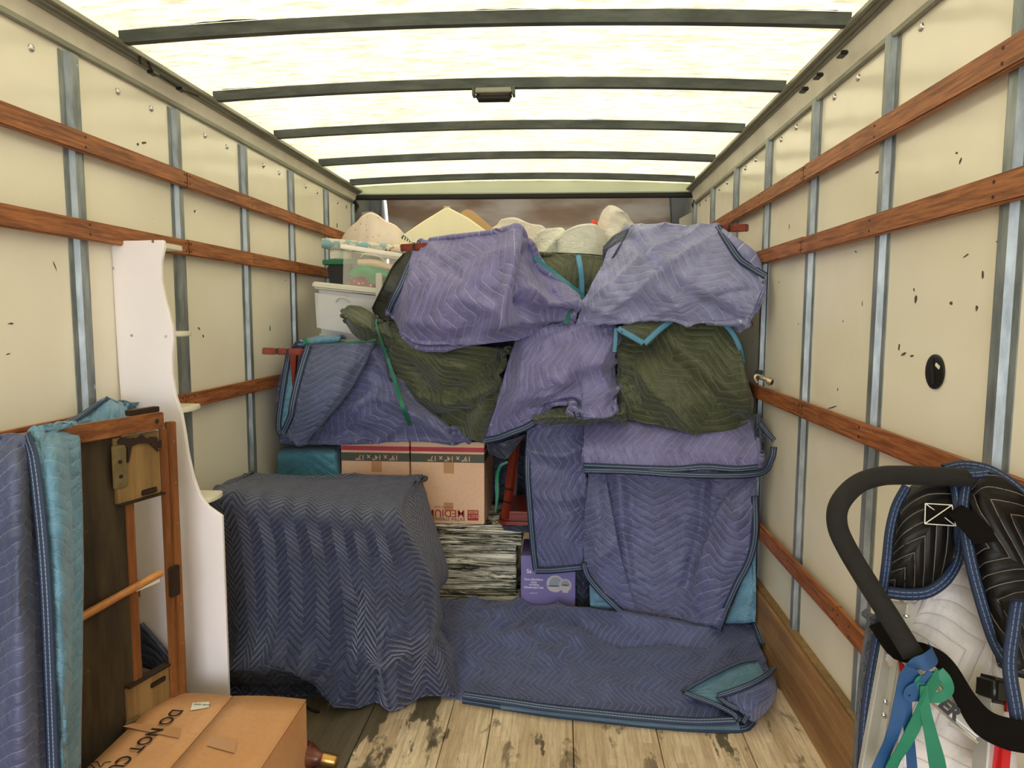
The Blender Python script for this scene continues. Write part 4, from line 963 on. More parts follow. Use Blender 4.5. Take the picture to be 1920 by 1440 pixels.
tag(c4, 'mahogany chair standing upside down on the film-wrapped bundle beside the moving box', 'chair', 'packed mahogany chairs')
o = patch('seat_cushion', [[(940, 985, 3.60), (945, 994, 3.60)], [(975, 987, 3.585), (978, 998, 3.585)], [(1005, 987, 3.60), (1005, 999, 3.60)]], 3.6, M['dkblue'], back=(.1, .1, .12, .12), wr=.002, fold=.002, seed=33, thick=.004)
tag(o, 'dark blue cushion squashed under the upside-down chair', 'cushion')

# ------------------------------------------------------------------ the big draped bundles
b = {}
P = dict(res=.0095)
b['E'] = patch('moving_blanket', [[(548, 650), (522, 712), (500, 770), (498, 828)], [(600, 646), (578, 715), (556, 775), (556, 832)], [(660, 643), (645, 710), (630, 775), (622, 832)], [(708, 640), (705, 700), (700, 765), (690, 830)], [(728, 652), (742, 715), (765, 775), (770, 827)], [(736, 668), (776, 745), (826, 795), (880, 826)]],
    3.46, M['purple'], dc=(.16, .10, .05, .0, .0, .05), dr=(.10, .04, 0, .05), back=(.2, .12, .18, .15), ang=-.9, wr=.020, fold=.030, seed=41, wang=.8,
    creases=[([(700, 660), (760, 770), (850, 815)], 9, .03), ([(740, 700), (690, 740), (650, 800)], 14, -.022), ([(640, 770), (700, 745), (750, 760)], 8, .016), ([(500, 812), (600, 818), (680, 812)], 12, -.02), ([(720, 660), (745, 730)], 8, -.015), ([(800, 790), (870, 815)], 6, -.012)], **P)
tag(b['E'], 'purple quilted blanket over the chair at left, resting on the teal cover and moving boxes', 'blanket', 'moving blankets')
fE = patch('folded_flap', [[(578, 647), (562, 700), (548, 760), (532, 813)], [(620, 646), (602, 705), (583, 765), (548, 826)], [(664, 645), (644, 700), (618, 762), (568, 832)], [(702, 643), (678, 692), (646, 745), (592, 808)]],
    3.40, M['slate'], parent=b['E'], dc=(0, -.03, -.03, .03), dr=(.10, .03, 0, .04), back=(.03, .07, .10, .04), ang=.05, wr=.005, fold=.008, seed=42, **P)
binding(fE, [(578, 648), (562, 700), (549, 755), (545, 780), (531, 812)], .034, 'bind_navy', .008, parent=b['E'])
lE = patch('lining', [[(541, 665, 3.52), (533, 720, 3.5), (524, 790, 3.46), (522, 808, 3.45)], [(556, 660, 3.52), (553, 720, 3.50), (546, 780, 3.45), (534, 814, 3.43)]], 3.5, M['teal'], parent=b['E'], back=(.02, .0, .05, .02), wr=.006, fold=.003, seed=43, thick=.006)
binding(lE, [(543, 655), (535, 700), (526, 760), (522, 800), (528, 814)], .030, 'bind_navy', .008, parent=b['E'])

b['D'] = patch('moving_blanket', [[(706, 598), (722, 655), (748, 715), (770, 765)], [(735, 605), (755, 665), (790, 735), (812, 795)], [(790, 640), (815, 690), (850, 750), (866, 815)], [(860, 648), (875, 700), (888, 765), (893, 824)], [(920, 652), (915, 705), (910, 770), (902, 828)], [(954, 656), (946, 710), (932, 770), (912, 828)]],
    3.52, M['olive'], dc=(.08, .03, -.02, -.06, -.03, .06), dr=(.06, -.02, -.02, .05), back=(.18, .18, .15, .15), ang=-.5, wr=.020, fold=.036, seed=51, wang=1.0,
    creases=[([(720, 620), (790, 670), (870, 690)], 16, .03), ([(770, 690), (800, 745), (880, 730), (945, 705)], 12, -.028), ([(780, 745), (840, 760), (930, 725)], 10, .02), ([(800, 790), (880, 775), (930, 745)], 9, -.022), ([(820, 700), (830, 745)], 9, .016), ([(950, 665), (900, 700)], 10, -.014)], **P)
tag(b['D'], 'dark olive quilted blanket bundle at left, bulging above the moving boxes', 'blanket', 'moving blankets')
patch('tied_end', [[(640, 582), (640, 590), (644, 602)], [(655, 572), (655, 600), (662, 628)], [(680, 576), (680, 610), (684, 642)], [(706, 592), (708, 620), (712, 650)], [(728, 606), (736, 632), (742, 655)]],
    3.46, M['olive'], parent=b['D'], dc=(.05, .0, -.01, .01, .06), dr=(.05, -.03, .05), back=(.08, .05, .18, .12), ang=-.9, wr=.006, fold=.008, seed=52, wang=.7, creases=[([(712, 600), (700, 650)], 6, -.018)], **P)

b['A'] = patch('moving_blanket', [[(790, 452), (768, 495), (748, 540), (727, 586)], [(850, 444), (830, 500), (804, 560), (778, 642)], [(912, 437), (895, 500), (870, 570), (848, 645)], [(960, 430), (955, 500), (942, 575), (925, 642)], [(994, 455), (990, 512), (985, 570), (980, 634)], [(1016, 500), (1030, 535), (1034, 575), (1030, 614)], [(1082, 546), (1087, 560), (1086, 582), (1078, 606)]],
    3.40, M['violet'], dc=(.12, .03, -.02, -.04, .03, .10, .08), dr=(.12, .03, -.02, .06), back=(.18, .14, .28, .2), ang=-1.0, wr=.024, fold=.030, seed=61, wang=-.6,
    creases=[([(965, 440), (955, 520), (935, 610)], 11, .034), ([(900, 470), (890, 560), (880, 630)], 9, -.010), ([(985, 470), (972, 540), (985, 580)], 10, -.030), ([(985, 540), (1030, 570), (1080, 570)], 10, .026), ([(975, 565), (1020, 590), (1075, 590)], 8, -.026), ([(940, 600), (1000, 600), (1070, 605)], 8, .018),
             ([(800, 480), (850, 510), (930, 560)], 8, -.010), ([(870, 560), (930, 580), (960, 610)], 9, .014), ([(1000, 490), (1040, 540)], 8, -.016), ([(780, 600), (860, 610)], 14, .012)], **P)
tag(b['A'], 'purple quilted blanket over the topmost load at left, draped below the cream cushion', 'blanket', 'moving blankets')
binding(b['A'], [(789, 452), (770, 490), (752, 532), (738, 560), (728, 584)], .034, 'bind_navy')
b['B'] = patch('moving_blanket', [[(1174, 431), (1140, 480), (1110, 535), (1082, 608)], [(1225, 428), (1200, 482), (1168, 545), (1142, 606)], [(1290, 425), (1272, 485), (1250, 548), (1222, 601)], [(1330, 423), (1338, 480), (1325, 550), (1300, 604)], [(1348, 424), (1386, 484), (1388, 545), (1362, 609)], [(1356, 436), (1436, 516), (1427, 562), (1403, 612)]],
    3.34, M['purple_lit'], dc=(.14, .03, -.02, -.04, -.06, -.10), dr=(.14, .03, -.02, .05), back=(.18, .1, .28, .2), ang=-.35, wr=.018, fold=.024, seed=71, wang=.75,
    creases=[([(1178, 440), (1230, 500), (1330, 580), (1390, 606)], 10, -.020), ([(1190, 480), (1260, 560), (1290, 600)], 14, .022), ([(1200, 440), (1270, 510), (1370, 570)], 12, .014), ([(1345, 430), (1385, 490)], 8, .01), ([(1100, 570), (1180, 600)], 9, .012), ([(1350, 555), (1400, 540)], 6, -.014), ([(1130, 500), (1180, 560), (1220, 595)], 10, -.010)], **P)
tag(b['B'], 'purple quilted blanket over the topmost load at right, below the white plastic bags', 'blanket', 'moving blankets')
binding(b['B'], [(1346, 424), (1362, 450), (1385, 484), (1410, 502), (1435, 517)], .032, 'bind_navy')
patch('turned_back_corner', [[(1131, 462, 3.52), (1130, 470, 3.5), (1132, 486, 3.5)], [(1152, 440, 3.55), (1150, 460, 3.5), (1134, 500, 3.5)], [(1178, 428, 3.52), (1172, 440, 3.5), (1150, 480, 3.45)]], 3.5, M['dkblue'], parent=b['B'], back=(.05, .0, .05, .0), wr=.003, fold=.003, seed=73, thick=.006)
b['C'] = patch('moving_blanket', [[(985, 476), (985, 520), (990, 570)], [(1040, 478), (1040, 520), (1040, 570)], [(1100, 480), (1100, 522), (1100, 570)], [(1150, 486), (1150, 525), (1150, 570)]], 3.80, M['olive'], dr=(.06, 0, 0), back=(.2, .2, .4, .2), ang=1.9, wr=.006, fold=.012, seed=81, **P)
tag(b['C'], 'olive quilted bundle with a light blue band, wedged between the two topmost blankets', 'blanket', 'moving blankets')
ribbon_strip('edge_binding', [at(x, y, 3.74 if y > 485 else 3.80) for x, y in ((1084, 478), (1088, 500), (1091, 525), (1091, 560))], .032, M['bind_blue'], b['C'], .008)
b['F'] = patch('moving_blanket', [[(972, 628), (950, 690), (930, 760), (908, 828)], [(998, 617), (982, 685), (962, 755), (950, 817)], [(1022, 614), (1010, 685), (996, 745), (1003, 792)], [(1056, 611), (1053, 680), (1046, 730), (1034, 767)], [(1082, 610), (1082, 672), (1078, 718), (1070, 764)], [(1105, 610), (1105, 670), (1100, 725), (1080, 780, 3.31)], [(1135, 612), (1142, 665), (1146, 720), (1136, 781, 3.31)], [(1149, 626), (1153, 670), (1155, 715), (1153, 766, 3.36)]],
    3.40, M['violet'], dc=(.10, .03, -.01, -.03, -.03, -.03, .02, .10), dr=(.12, .02, 0, .04), back=(.16, .12, .2, .1), ang=1.45, wr=.020, fold=.026, seed=91, wang=1.3,
    creases=[([(1148, 640), (1120, 680), (1140, 730), (1120, 770)], 10, .016), ([(1075, 690), (1085, 740), (1075, 780)], 9, -.016), ([(1000, 770), (1060, 755), (1120, 762)], 8, -.018), ([(985, 630), (975, 720), (940, 800)], 10, .010), ([(1020, 700), (1060, 720)], 7, .010)], **P)
tag(b['F'], 'purple quilted blanket hanging in the centre between the two olive bundles', 'blanket', 'moving blankets')
binding(b['F'], [(909, 826), (935, 821), (958, 812), (985, 802), (1002, 792)], .034, 'bind_navy')
binding(b['F'], [(1078, 758), (1080, 770), (1084, 782)], .030, 'bind_navy')
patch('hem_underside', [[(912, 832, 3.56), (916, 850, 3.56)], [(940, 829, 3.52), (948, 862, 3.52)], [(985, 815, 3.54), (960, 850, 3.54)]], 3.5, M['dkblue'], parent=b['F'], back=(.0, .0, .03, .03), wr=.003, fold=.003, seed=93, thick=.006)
b['G'] = patch('moving_blanket', [[(1163, 616), (1157, 670), (1155, 725), (1150, 778)], [(1205, 604), (1200, 670), (1195, 735), (1195, 790)], [(1265, 600), (1265, 670), (1265, 740), (1270, 803)], [(1325, 603), (1332, 670), (1342, 740), (1350, 806)], [(1372, 608), (1390, 665), (1401, 735), (1412, 799)]],
    3.38, M['olive'], dc=(.12, .02, -.05, -.06, -.05), dr=(.12, .02, -.02, .04), back=(.16, .12, .2, .18), ang=-.55, wr=.018, fold=.028, seed=101, wang=.8,
    creases=[([(1200, 625), (1270, 680), (1350, 760), (1400, 795)], 13, -.026), ([(1230, 610), (1320, 690), (1390, 750)], 14, .02), ([(1170, 660), (1230, 740), (1300, 800)], 12, .018), ([(1160, 690), (1200, 760)], 8, -.018), ([(1175, 640), (1165, 720), (1175, 780)], 7, .014), ([(1190, 650), (1182, 740)], 6, -.012)], **P)
tag(b['G'], 'large olive quilted bundle at right with a light blue bound corner folded over its top', 'blanket', 'moving blankets')
gf = patch('folded_corner', [[(1160, 616), (1162, 618), (1166, 622)], [(1185, 602), (1190, 618), (1200, 638)], [(1225, 598), (1226, 614), (1212, 646)], [(1262, 599), (1250, 612), (1222, 640)]], 3.37, M['olive'], parent=b['G'], dr=(.05, 0, -.02), back=(0, 0, .08, 0), wr=.003, fold=.004, seed=103, ang=.2, thick=.01)
binding(gf, [(1159, 616), (1180, 628), (1206, 643)], .030, 'bind_blue', .01, parent=b['G']); binding(gf, [(1208, 645), (1232, 622), (1258, 601)], .030, 'bind_blue', .01, parent=b['G'])
binding(gf, [(1156, 616), (1154, 640), (1152, 660)], .022, 'bind_blue', -.02, parent=b['G'])
ribbon_strip('edge_binding', [at(x, y, Y) for x, y, Y in ((1354, 603, 3.38), (1374, 625, 3.36), (1388, 655, 3.36), (1394, 680, 3.42))], .026, M['bind_blue'], b['G'], .006)
patch('lining', [[(1388, 640, 3.5), (1392, 690, 3.48), (1396, 730, 3.5)], [(1396, 660, 3.6), (1404, 690, 3.6), (1400, 728, 3.6)]], 3.5, M['tealplain'], parent=b['G'], back=(.0, .02, .02, .02), wr=.003, fold=.003, seed=105, thick=.006)
patch('twisted_end', [[(1003, 780), (1001, 787), (1004, 794)], [(1028, 769), (1026, 782), (1030, 798)], [(1062, 763), (1062, 782), (1060, 796)], [(1095, 768), (1094, 780), (1096, 797)], [(1130, 760), (1130, 776), (1132, 790)], [(1170, 760), (1170, 776), (1172, 792)]],
    3.40, M['olive'], parent=b['G'], dr=(.03, -.04, .03), back=(.06, .05, .12, .10), ang=1.5, wr=.010, wang=.1, wsc=16, fold=.006, seed=106, **P)
# hanging flap
b['H'] = patch('moving_blanket', [[(992, 802), (991, 880), (997, 980), (1004, 1072)], [(1022, 795), (1022, 880), (1026, 980), (1030, 1072)], [(1058, 790), (1060, 870), (1060, 980), (1060, 1071)], [(1094, 787), (1099, 870), (1100, 970), (1092, 1068)]],
    3.44, M['purple'], dr=(.10, 0, 0, .02), dc=(.03, 0, -.02, .02), back=(.05, .06, .3, 0), ang=1.5, wr=.015, fold=.024, seed=111, wang=.2,
    creases=[([(1000, 850), (1060, 856), (1095, 835)], 9, .022), ([(1020, 870), (1090, 900)], 10, -.012), ([(1000, 930), (1060, 940), (1095, 930)], 9, .010), ([(1040, 900), (1060, 960)], 8, -.008)], **P)
tag(b['H'], 'narrow purple quilted blanket end hanging down over the lavender dinnerware box', 'blanket', 'moving blankets')
binding(b['H'], [(991, 815), (989, 880), (994, 960), (1001, 1040), (1005, 1070)], .030, 'bind_navy'); binding(b['H'], [(1004, 1070), (1030, 1070), (1062, 1067), (1092, 1064)], .034, 'bind_navy')
# dresser cover: top roll, centre and side flaps
b['J'] = patch('moving_blanket', [[(1105, 870), (1098, 950), (1096, 1040), (1110, 1090), (1150, 1130)], [(1150, 872), (1150, 960), (1155, 1050), (1165, 1110), (1185, 1156)], [(1215, 874), (1215, 960), (1215, 1050), (1215, 1110), (1220, 1158)], [(1290, 876), (1290, 960), (1285, 1050), (1275, 1110), (1268, 1160)], [(1350, 876), (1350, 960), (1340, 1050), (1320, 1110), (1300, 1166)], [(1400, 872), (1404, 960), (1400, 1040), (1380, 1100), (1345, 1170)]],
    3.42, M['purple'], dc=(.04, .0, -.02, -.06, -.12, -.17), dr=(0, .0, -.01, -.03, -.05), back=(.18, .15, .05, .03), ang=0.0, wr=.012, fold=.018, seed=121, wang=1.4,
    creases=[([(1160, 890), (1170, 1000), (1185, 1080)], 8, .012), ([(1180, 890), (1190, 1080)], 6, -.010), ([(1320, 890), (1310, 1000), (1285, 1100)], 10, -.022), ([(1340, 890), (1330, 990)], 6, .010), ([(1200, 950), (1330, 950)], 4, -.006), ([(1180, 1094), (1290, 1096)], 4, -.006)], **P)
tag(b['J'], 'purple quilted blanket wrapping the dresser at lower right, its front corners folded inward', 'blanket', 'moving blankets')
jl = patch('folded_flap', [[(1106, 885), (1097, 960), (1095, 1040), (1100, 1075), (1118, 1102)], [(1122, 885), (1118, 960), (1120, 1040), (1130, 1085), (1150, 1128)], [(1134, 885), (1146, 950), (1162, 1035), (1178, 1095), (1196, 1157)]],
    3.35, M['purple'], parent=b['J'], dc=(.03, -.01, .0), dr=(.05, 0, 0, 0, 0), back=(.06, .04, .02, .03), ang=-.3, wr=.005, fold=.008, seed=122, **P)
binding(jl, [(1094, 1055), (1102, 1080), (1122, 1106), (1148, 1132), (1170, 1152)], .030, 'bind_navy', .008, parent=b['J'])
jr = patch('folded_flap', [[(1395, 888), (1362, 930), (1335, 985), (1310, 1065), (1292, 1160)], [(1408, 886), (1385, 950), (1365, 1020), (1345, 1100), (1318, 1172)], [(1418, 886), (1412, 960), (1405, 1030), (1385, 1090), (1345, 1187)]],
    3.24, M['purple'], parent=b['J'], dc=(.03, -.03, -.03), dr=(.06, 0, 0, 0, 0), back=(.05, .05, .02, .03), ang=.5, wr=.007, fold=.010, seed=123, **P)
binding(jr, [(1415, 930), (1416, 1000), (1405, 1050), (1382, 1095), (1362, 1140), (1346, 1185)], .032, 'bind_navy', .006, parent=b['J'])
lt = patch('lining', [[(1106, 1088, 3.44), (1106, 1115, 3.43), (1107, 1142, 3.43)], [(1140, 1110, 3.44), (1140, 1130, 3.43), (1142, 1146, 3.43)], [(1165, 1135, 3.44), (1168, 1145, 3.43), (1172, 1152, 3.43)]], 3.43, M['teal'], parent=b['J'], back=(.1, 0, .02, 0), wr=.003, fold=.003, seed=124, thick=.006)
patch('lining', [[(1400, 900, 3.28), (1402, 1000, 3.26), (1392, 1080, 3.24), (1362, 1168, 3.24)], [(1424, 900, 3.26), (1428, 1000, 3.24), (1416, 1080, 3.22), (1392, 1168, 3.20)], [(1436, 900, 3.30), (1444, 975, 3.28), (1426, 1080, 3.22), (1418, 1165, 3.20)]], 3.25, M['teal'], parent=b['J'], back=(0, .15, .02, 0), wr=.006, fold=.010, seed=125, thick=.008)
patch('navy_fold', [[(1078, 1072, 3.60), (1078, 1110, 3.60), (1080, 1142, 3.60)], [(1092, 1070, 3.55), (1094, 1110, 3.55), (1096, 1144, 3.55)], [(1106, 1072, 3.58), (1108, 1110, 3.58), (1110, 1146, 3.58)]], 3.6, M['dkblue'], parent=b['J'], back=(.1, .1, .05, 0), wr=.006, fold=.008, seed=126, thick=.006)  # navy blanket showing beside the dresser wrap
b['I'] = patch('moving_blanket', [[(1097, 788), (1095, 835), (1093, 880)], [(1160, 784), (1165, 835), (1165, 881)], [(1260, 784), (1262, 838), (1262, 884)], [(1350, 784), (1360, 838), (1362, 886)], [(1398, 786), (1424, 835), (1428, 882)], [(1408, 790), (1436, 830), (1446, 868)]],
    3.30, M['violet'], dr=(.20, .03, 0), dc=(.05, .02, -.02, -.06, -.12, -.14), back=(.08, .05, .25, .03), ang=1.45, wr=.007, fold=.010, seed=131, wang=.1,
    creases=[([(1120, 800), (1250, 815), (1370, 815)], 10, .010), ([(1150, 850), (1350, 850)], 12, -.008)], **P)
tag(b['I'], 'purple quilted blanket folded over the top of the dresser at right, under the olive bundle', 'blanket', 'moving blankets')
binding(b['I'], [(1094, 874), (1165, 877), (1262, 880), (1320, 876), (1380, 880), (1426, 876)], .032, 'bind_navy')
ribbon_strip('edge_binding', [at(x, y, Y) for x, y, Y in ((1095, 882, 3.31), (1180, 884, 3.30), (1270, 890, 3.27), (1370, 892, 3.22), (1428, 886, 3.10), (1446, 862, 3.04), (1451, 838, 3.03))], .030, M['bind_navy'], b['I'], .010)
patch('upturned_corner', [[(1412, 782, 3.24), (1414, 815, 3.24), (1424, 848, 3.20)], [(1422, 776, 3.22), (1432, 812, 3.20), (1440, 850, 3.18)], [(1428, 800, 3.18), (1450, 826, 3.16), (1448, 846, 3.16)]], 3.2, M['dkblue'], parent=b['I'], back=(.05, .03, .05, .03), wr=.003, fold=.004, seed=132, thick=.008)
ribbon_strip('edge_binding', [at(x, y, 3.06) for x, y in ((1424, 792), (1436, 808), (1452, 826))], .022, M['bind_navy'], b['I'], .006)
# added dark backing sheets standing in for the shade in the load's gaps
for cols, lb, sd_ in (([[(905, 640), (905, 760), (910, 880), (915, 975)], [(985, 610), (985, 760), (985, 880), (985, 975)], [(1100, 640), (1100, 760), (1105, 880), (1110, 975)]], 'added dark blue backing blanket standing in for shade behind the upside-down chair', 141),
                 ([[(1080, 560), (1085, 620), (1090, 700), (1090, 800)], [(1250, 540), (1250, 600), (1250, 700), (1250, 800)], [(1375, 530), (1392, 560), (1398, 700), (1402, 800)]], 'added dark blue backing blanket standing in for shade behind the right bundles', 142),
                 ([[(560, 640), (540, 700), (530, 800)], [(700, 640), (700, 700), (700, 800)], [(960, 560), (960, 700), (960, 790)]], 'added dark blue backing blanket standing in for shade behind the left bundles', 143)):
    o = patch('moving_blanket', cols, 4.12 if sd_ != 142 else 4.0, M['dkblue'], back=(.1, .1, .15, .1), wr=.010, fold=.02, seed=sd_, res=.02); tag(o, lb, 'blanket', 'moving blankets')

# straps and ties
def strap(label, px, width, mat, twist=None, thick=.002, objs=()):
    pts = []
    for p in px:
        if len(p) == 3: pts.append(at(*p))
        else:
            best = None
            for nm_ in (PATCH if objs else ()):
                X_, Y2, G_, N_ = PATCH[nm_]; d_ = (X_-p[0])**2+(Y2-p[1])**2; k = np.argmin(d_)
                if d_[k] < 60: best = G_[k, 1] if best is None else min(best, G_[k, 1])
            pts.append(at(p[0], p[1], (best if best else 3.45) - .030))
    o = ribbon_strip('tie_strap', pts, width, M[mat], None, thick, twist=twist); tag(o, label, 'strap', 'plastic tie straps'); return o
allb = list(b.values())
strap('green tie strap running down across the olive and purple blankets at left', [(706, 598), (706, 612), (715, 640), (728, 675), (742, 720), (756, 765), (778, 818)], [.006, .010, .018, .024], 'rib_g', objs=allb)
strap('teal tie strap stretched across the gap between the topmost blankets', [(1002, 482, 3.42), (1040, 512, 3.46), (1070, 535, 3.45), (1093, 553)], [.02, .016, .014], 'rib_t', objs=allb)
strap('green tie strap crossing the bunched purple cloth below the topmost gap', [(1093, 554), (1082, 570), (1068, 590), (1060, 606)], [.012, .018, .020], 'rib_g', objs=allb)
strap('thin green strap lying over the left chair top, below the grey tote', [(575, 652, 3.50), (620, 646, 3.50), (665, 641, 3.50), (705, 637, 3.50)], .010, 'rib_g')
strap('green strap tied to the upside-down chair beside the moving box', [(952, 866, 3.60), (938, 874, 3.60), (932, 895, 3.62), (932, 930, 3.62), (929, 960, 3.62)], [.010, .016, .020, .006], 'rib_g')
# knotted light blue cloth on top of the left chair
kn = patch('folded_cloth', [[(560, 640), (558, 646), (562, 652)], [(580, 634), (582, 642), (585, 650)], [(602, 630), (604, 638), (606, 646)], [(632, 629), (628, 636), (622, 643)], [(640, 632), (636, 637), (630, 643)]], 3.62, M['teal'], dr=(.03, -.02, 0), back=(.05, .05, .1, .05), wr=.003, fold=.004, seed=151)
ribbon_strip('tie_band', [at(570, 634, 3.57), at(574, 642, 3.56), at(578, 650, 3.57)], .022, M['rib_g'], kn, .004)
patch('dark_edge', [[(545, 652, 3.6), (546, 656, 3.6)], [(556, 638, 3.6), (560, 650, 3.6)], [(572, 642, 3.6), (572, 652, 3.6)]], 3.6, M['dkblue'], parent=kn, back=(.03, .03, .05, .02), wr=.002, fold=.002, seed=152, thick=.004)
tag(kn, 'light blue cloth tied with a green band on top of the left draped chair', 'cloth')

# ------------------------------------------------------------------ totes and bins at upper left
def hexbox(fl, dy, grow=0.0):
    """front face corners (tl, tr, br, bl) as points, pushed back by dy"""
    tl, tr, br, bl = [np.array(p) for p in fl]; d = np.array([0, dy, 0])
    return [bl, br, br+d, bl+d, tl, tr, tr+d, tl+d]
gt = empty('storage_tote')
f_ = [at(587, 541, 3.78), at(716, 556, 3.86), at(702, 641, 3.86), at(592, 622, 3.78)]
MB().hexa(hexbox(f_, .42)).build('tote_body', M['tote'], gt, bevel=.022, seg=4)
f2 = [at(583, 527, 3.76), at(718, 541, 3.85), at(717, 554, 3.85), at(585, 540, 3.76)]
MB().hexa(hexbox(f2, .46)).build('lid', M['totelid'], gt, bevel=.010, seg=3)
f3 = [at(597, 622, 3.80), at(690, 640, 3.86), at(690, 652, 3.86), at(600, 635, 3.80)]
MB().hexa(hexbox(f3, .38)).build('tote_foot', M['tote'], gt, bevel=.01)
g_ = tubed('handle_ridge', [at(630, 566, 3.80), at(636, 559, 3.80), at(648, 560, 3.81), at(656, 566, 3.81)], .004, M['tote'], gt)
tag(gt, 'grey plastic storage tote with a pale lid at upper left', 'tote')
bt_ = empty('storage_tote')
MB().hexa(hexbox([at(612, 496, 4.2), at(660, 496, 4.2), at(658, 534, 4.2), at(618, 534, 4.2)], .35)).build('tote_body', M['blackp'], bt_, bevel=.01)
MB().hexa(hexbox([at(604, 487, 4.17), at(668, 485, 4.17), at(668, 495, 4.17), at(604, 496, 4.17)], .42)).build('lid', M['glid'], bt_, bevel=.004)
tag(bt_, 'black storage tote with a green lid behind the clear bin', 'tote')
cbn = empty('clear_bin'); Yb0, Yb1 = 3.86, 3.96
q = [at(644, 468, Yb0), at(752, 484, Yb1), at(742, 562, Yb1), at(643, 532, Yb0)]
TL, TR, BR, BL = [np.array(p) for p in q]; dd_ = np.array([0, .36, 0]); w_ = .003
def slab(a, b, c, d, nvec, name, mat):
    a, b, c, d = map(np.array, (a, b, c, d)); nvec = np.array(nvec)
    return MB().hexa([d, c, c+nvec, d+nvec, a, b, b+nvec, a+nvec]).build(name, mat, cbn)
slab(TL, TR, BR, BL, (0, .003, 0), 'bin_wall', M['clear']); slab(TL+dd_, TR+dd_, BR+dd_, BL+dd_, (0, .003, 0), 'bin_wall', M['clear'])
slab(TL, TL+dd_, BL+dd_, BL, (.003, 0, 0), 'bin_wall', M['clear']); slab(TR, TR+dd_, BR+dd_, BR, (-.003, 0, 0), 'bin_wall', M['clear'])
MB().hexa([BL, BR, BR+dd_, BL+dd_, BL+[0, 0, .004], BR+[0, 0, .004], BR+dd_+[0, 0, .004], BL+dd_+[0, 0, .004]]).build('bin_floor', M['clear'], cbn)
m = MB()
for a_, b_ in ((at(641, 462, Yb0-.01), at(754, 480, Yb1-.01)), (at(641, 462, Yb0-.01)+dd_, at(754, 480, Yb1-.01)+dd_)): m.bar(a_, b_, .022, .026)
a_, b_ = at(641, 462, Yb0-.01), at(754, 480, Yb1-.01); m.bar(a_, a_+dd_, .022, .026); m.bar(b_, b_+dd_, .022, .026)
m.build('bin_rim', M['clearrim'], cbn, bevel=.005)
tubed('handle_outline', [at(676, 482, Yb0), at(684, 476, Yb0+.005), at(704, 479, Yb0+.02), at(716, 484, Yb0+.03), at(721, 490, Yb0+.035)], .002, M['clearrim'], cbn, 6)
tag(cbn, 'clear plastic bin of folded clothes standing on the grey tote', 'bin')
def lump(name, cols, base, mat, label, cat, seed=1, group=None, back=(.12, .12, .12, .1), parent=None, **kw):
    o = patch(name, cols, base, mat, back=back, seed=seed, parent=parent, **kw)
    if label: tag(o, label, cat, group)
    return o
lump('folded_garment', [[(670, 487), (670, 494), (671, 500)], [(700, 487), (700, 496), (700, 505)], [(738, 497), (737, 505), (736, 512)]], 3.97, M['beige'], 'beige folded garment at the top inside the clear bin', 'garment', 161, 'clothes in the clear bin', (.05, .05, .1, .05), dr=(.03, 0, .02), wr=.003, fold=.003, thick=.004, res=.008)
lump('folded_garment', [[(652, 512), (655, 516), (659, 520)], [(676, 494), (680, 506), (684, 518)], [(706, 503), (704, 516), (698, 532)], [(738, 512), (736, 519), (733, 526)]], 3.95, M['mint'], 'green garment crumpled in the middle of the clear bin', 'garment', 162, 'clothes in the clear bin', (.03, .03, .1, .05), dr=(.03, 0, .02), wr=.006, fold=.006, thick=.004, res=.008)
lump('folded_garment', [[(655, 516), (655, 524), (656, 532)], [(690, 520), (690, 528), (692, 537)], [(736, 522), (736, 535), (734, 552)]], 3.98, M['pink'], 'pink patterned garment at the bottom of the clear bin', 'garment', 163, 'clothes in the clear bin', (.03, .03, .1, .05), dr=(.02, 0, .02), wr=.002, fold=.003, thick=.004, res=.008)
pr = MB().tube([at(604, 456, 3.98), at(612, 456.5, 3.985), at(690, 464, 4.05), at(756, 470, 4.10), at(768, 471, 4.11)], [.026, .031, .032, .032, .030], 20).build('wrapping_paper_roll', M['map'], None, smooth=True)
tag(pr, 'roll of blue and cream patterned paper lying across the clear bin', 'paper roll')
ps = MB().bar(at(711, 512, 3.80), at(711, 556, 3.80), .034, .020, up=(0, 1, 0)).build('white_post', M['totelid'], None, bevel=.003); tag(ps, 'short pale post standing in front of the clear bin', 'post')
pb_ = lump('plastic_bag', [[(618, 470), (618, 478), (619, 486)], [(632, 468), (632, 477), (632, 485)], [(650, 472), (650, 478), (650, 485)]], 4.25, M['bag2'], 'small crumpled clear bag on the green-lidded tote', 'bag', 164, None, (.06, .06, .06, .05), wr=.006, thick=.003, res=.01)
gb = lump('garment_bag', [[(757, 474), (736, 500), (716, 540), (697, 578)], [(766, 470), (752, 505), (735, 548), (707, 590)], [(776, 470), (768, 505), (748, 552), (722, 602)], [(790, 470), (784, 510), (765, 560), (745, 600)]], 3.58, M['garment'], 'dark olive garment bag hanging beside the upper left blanket', 'garment bag', 165, None, (.1, .1, .1, .1), wr=.008, fold=.012, dr=(.04, 0, -.02, .02), thick=.006)
tubed('piping', [onp(gb, x, y, .006) for x, y in ((757, 476), (737, 500), (718, 540), (700, 576), (704, 590))], .0035, M['blackgrime'], gb)
ws = empty('ribbed_strap'); 
tubed('ribbed_band', [at(752, 446, 3.75), at(758, 441, 3.75), at(766, 446, 3.73), at(776, 456, 3.70)], .010, M['tote'], ws, flat=.6)
for k in range(5): c = at(754+k*4.5, 445+k*2.0, 3.735); MB().bar(c-np.array([.0, .0, .010]), c+np.array([.006, 0, .010]), .004, .004).build('rib', M['blackgrime'], ws)
tag(ws, 'small ribbed grey strap end above the upper left chair leg', 'strap')

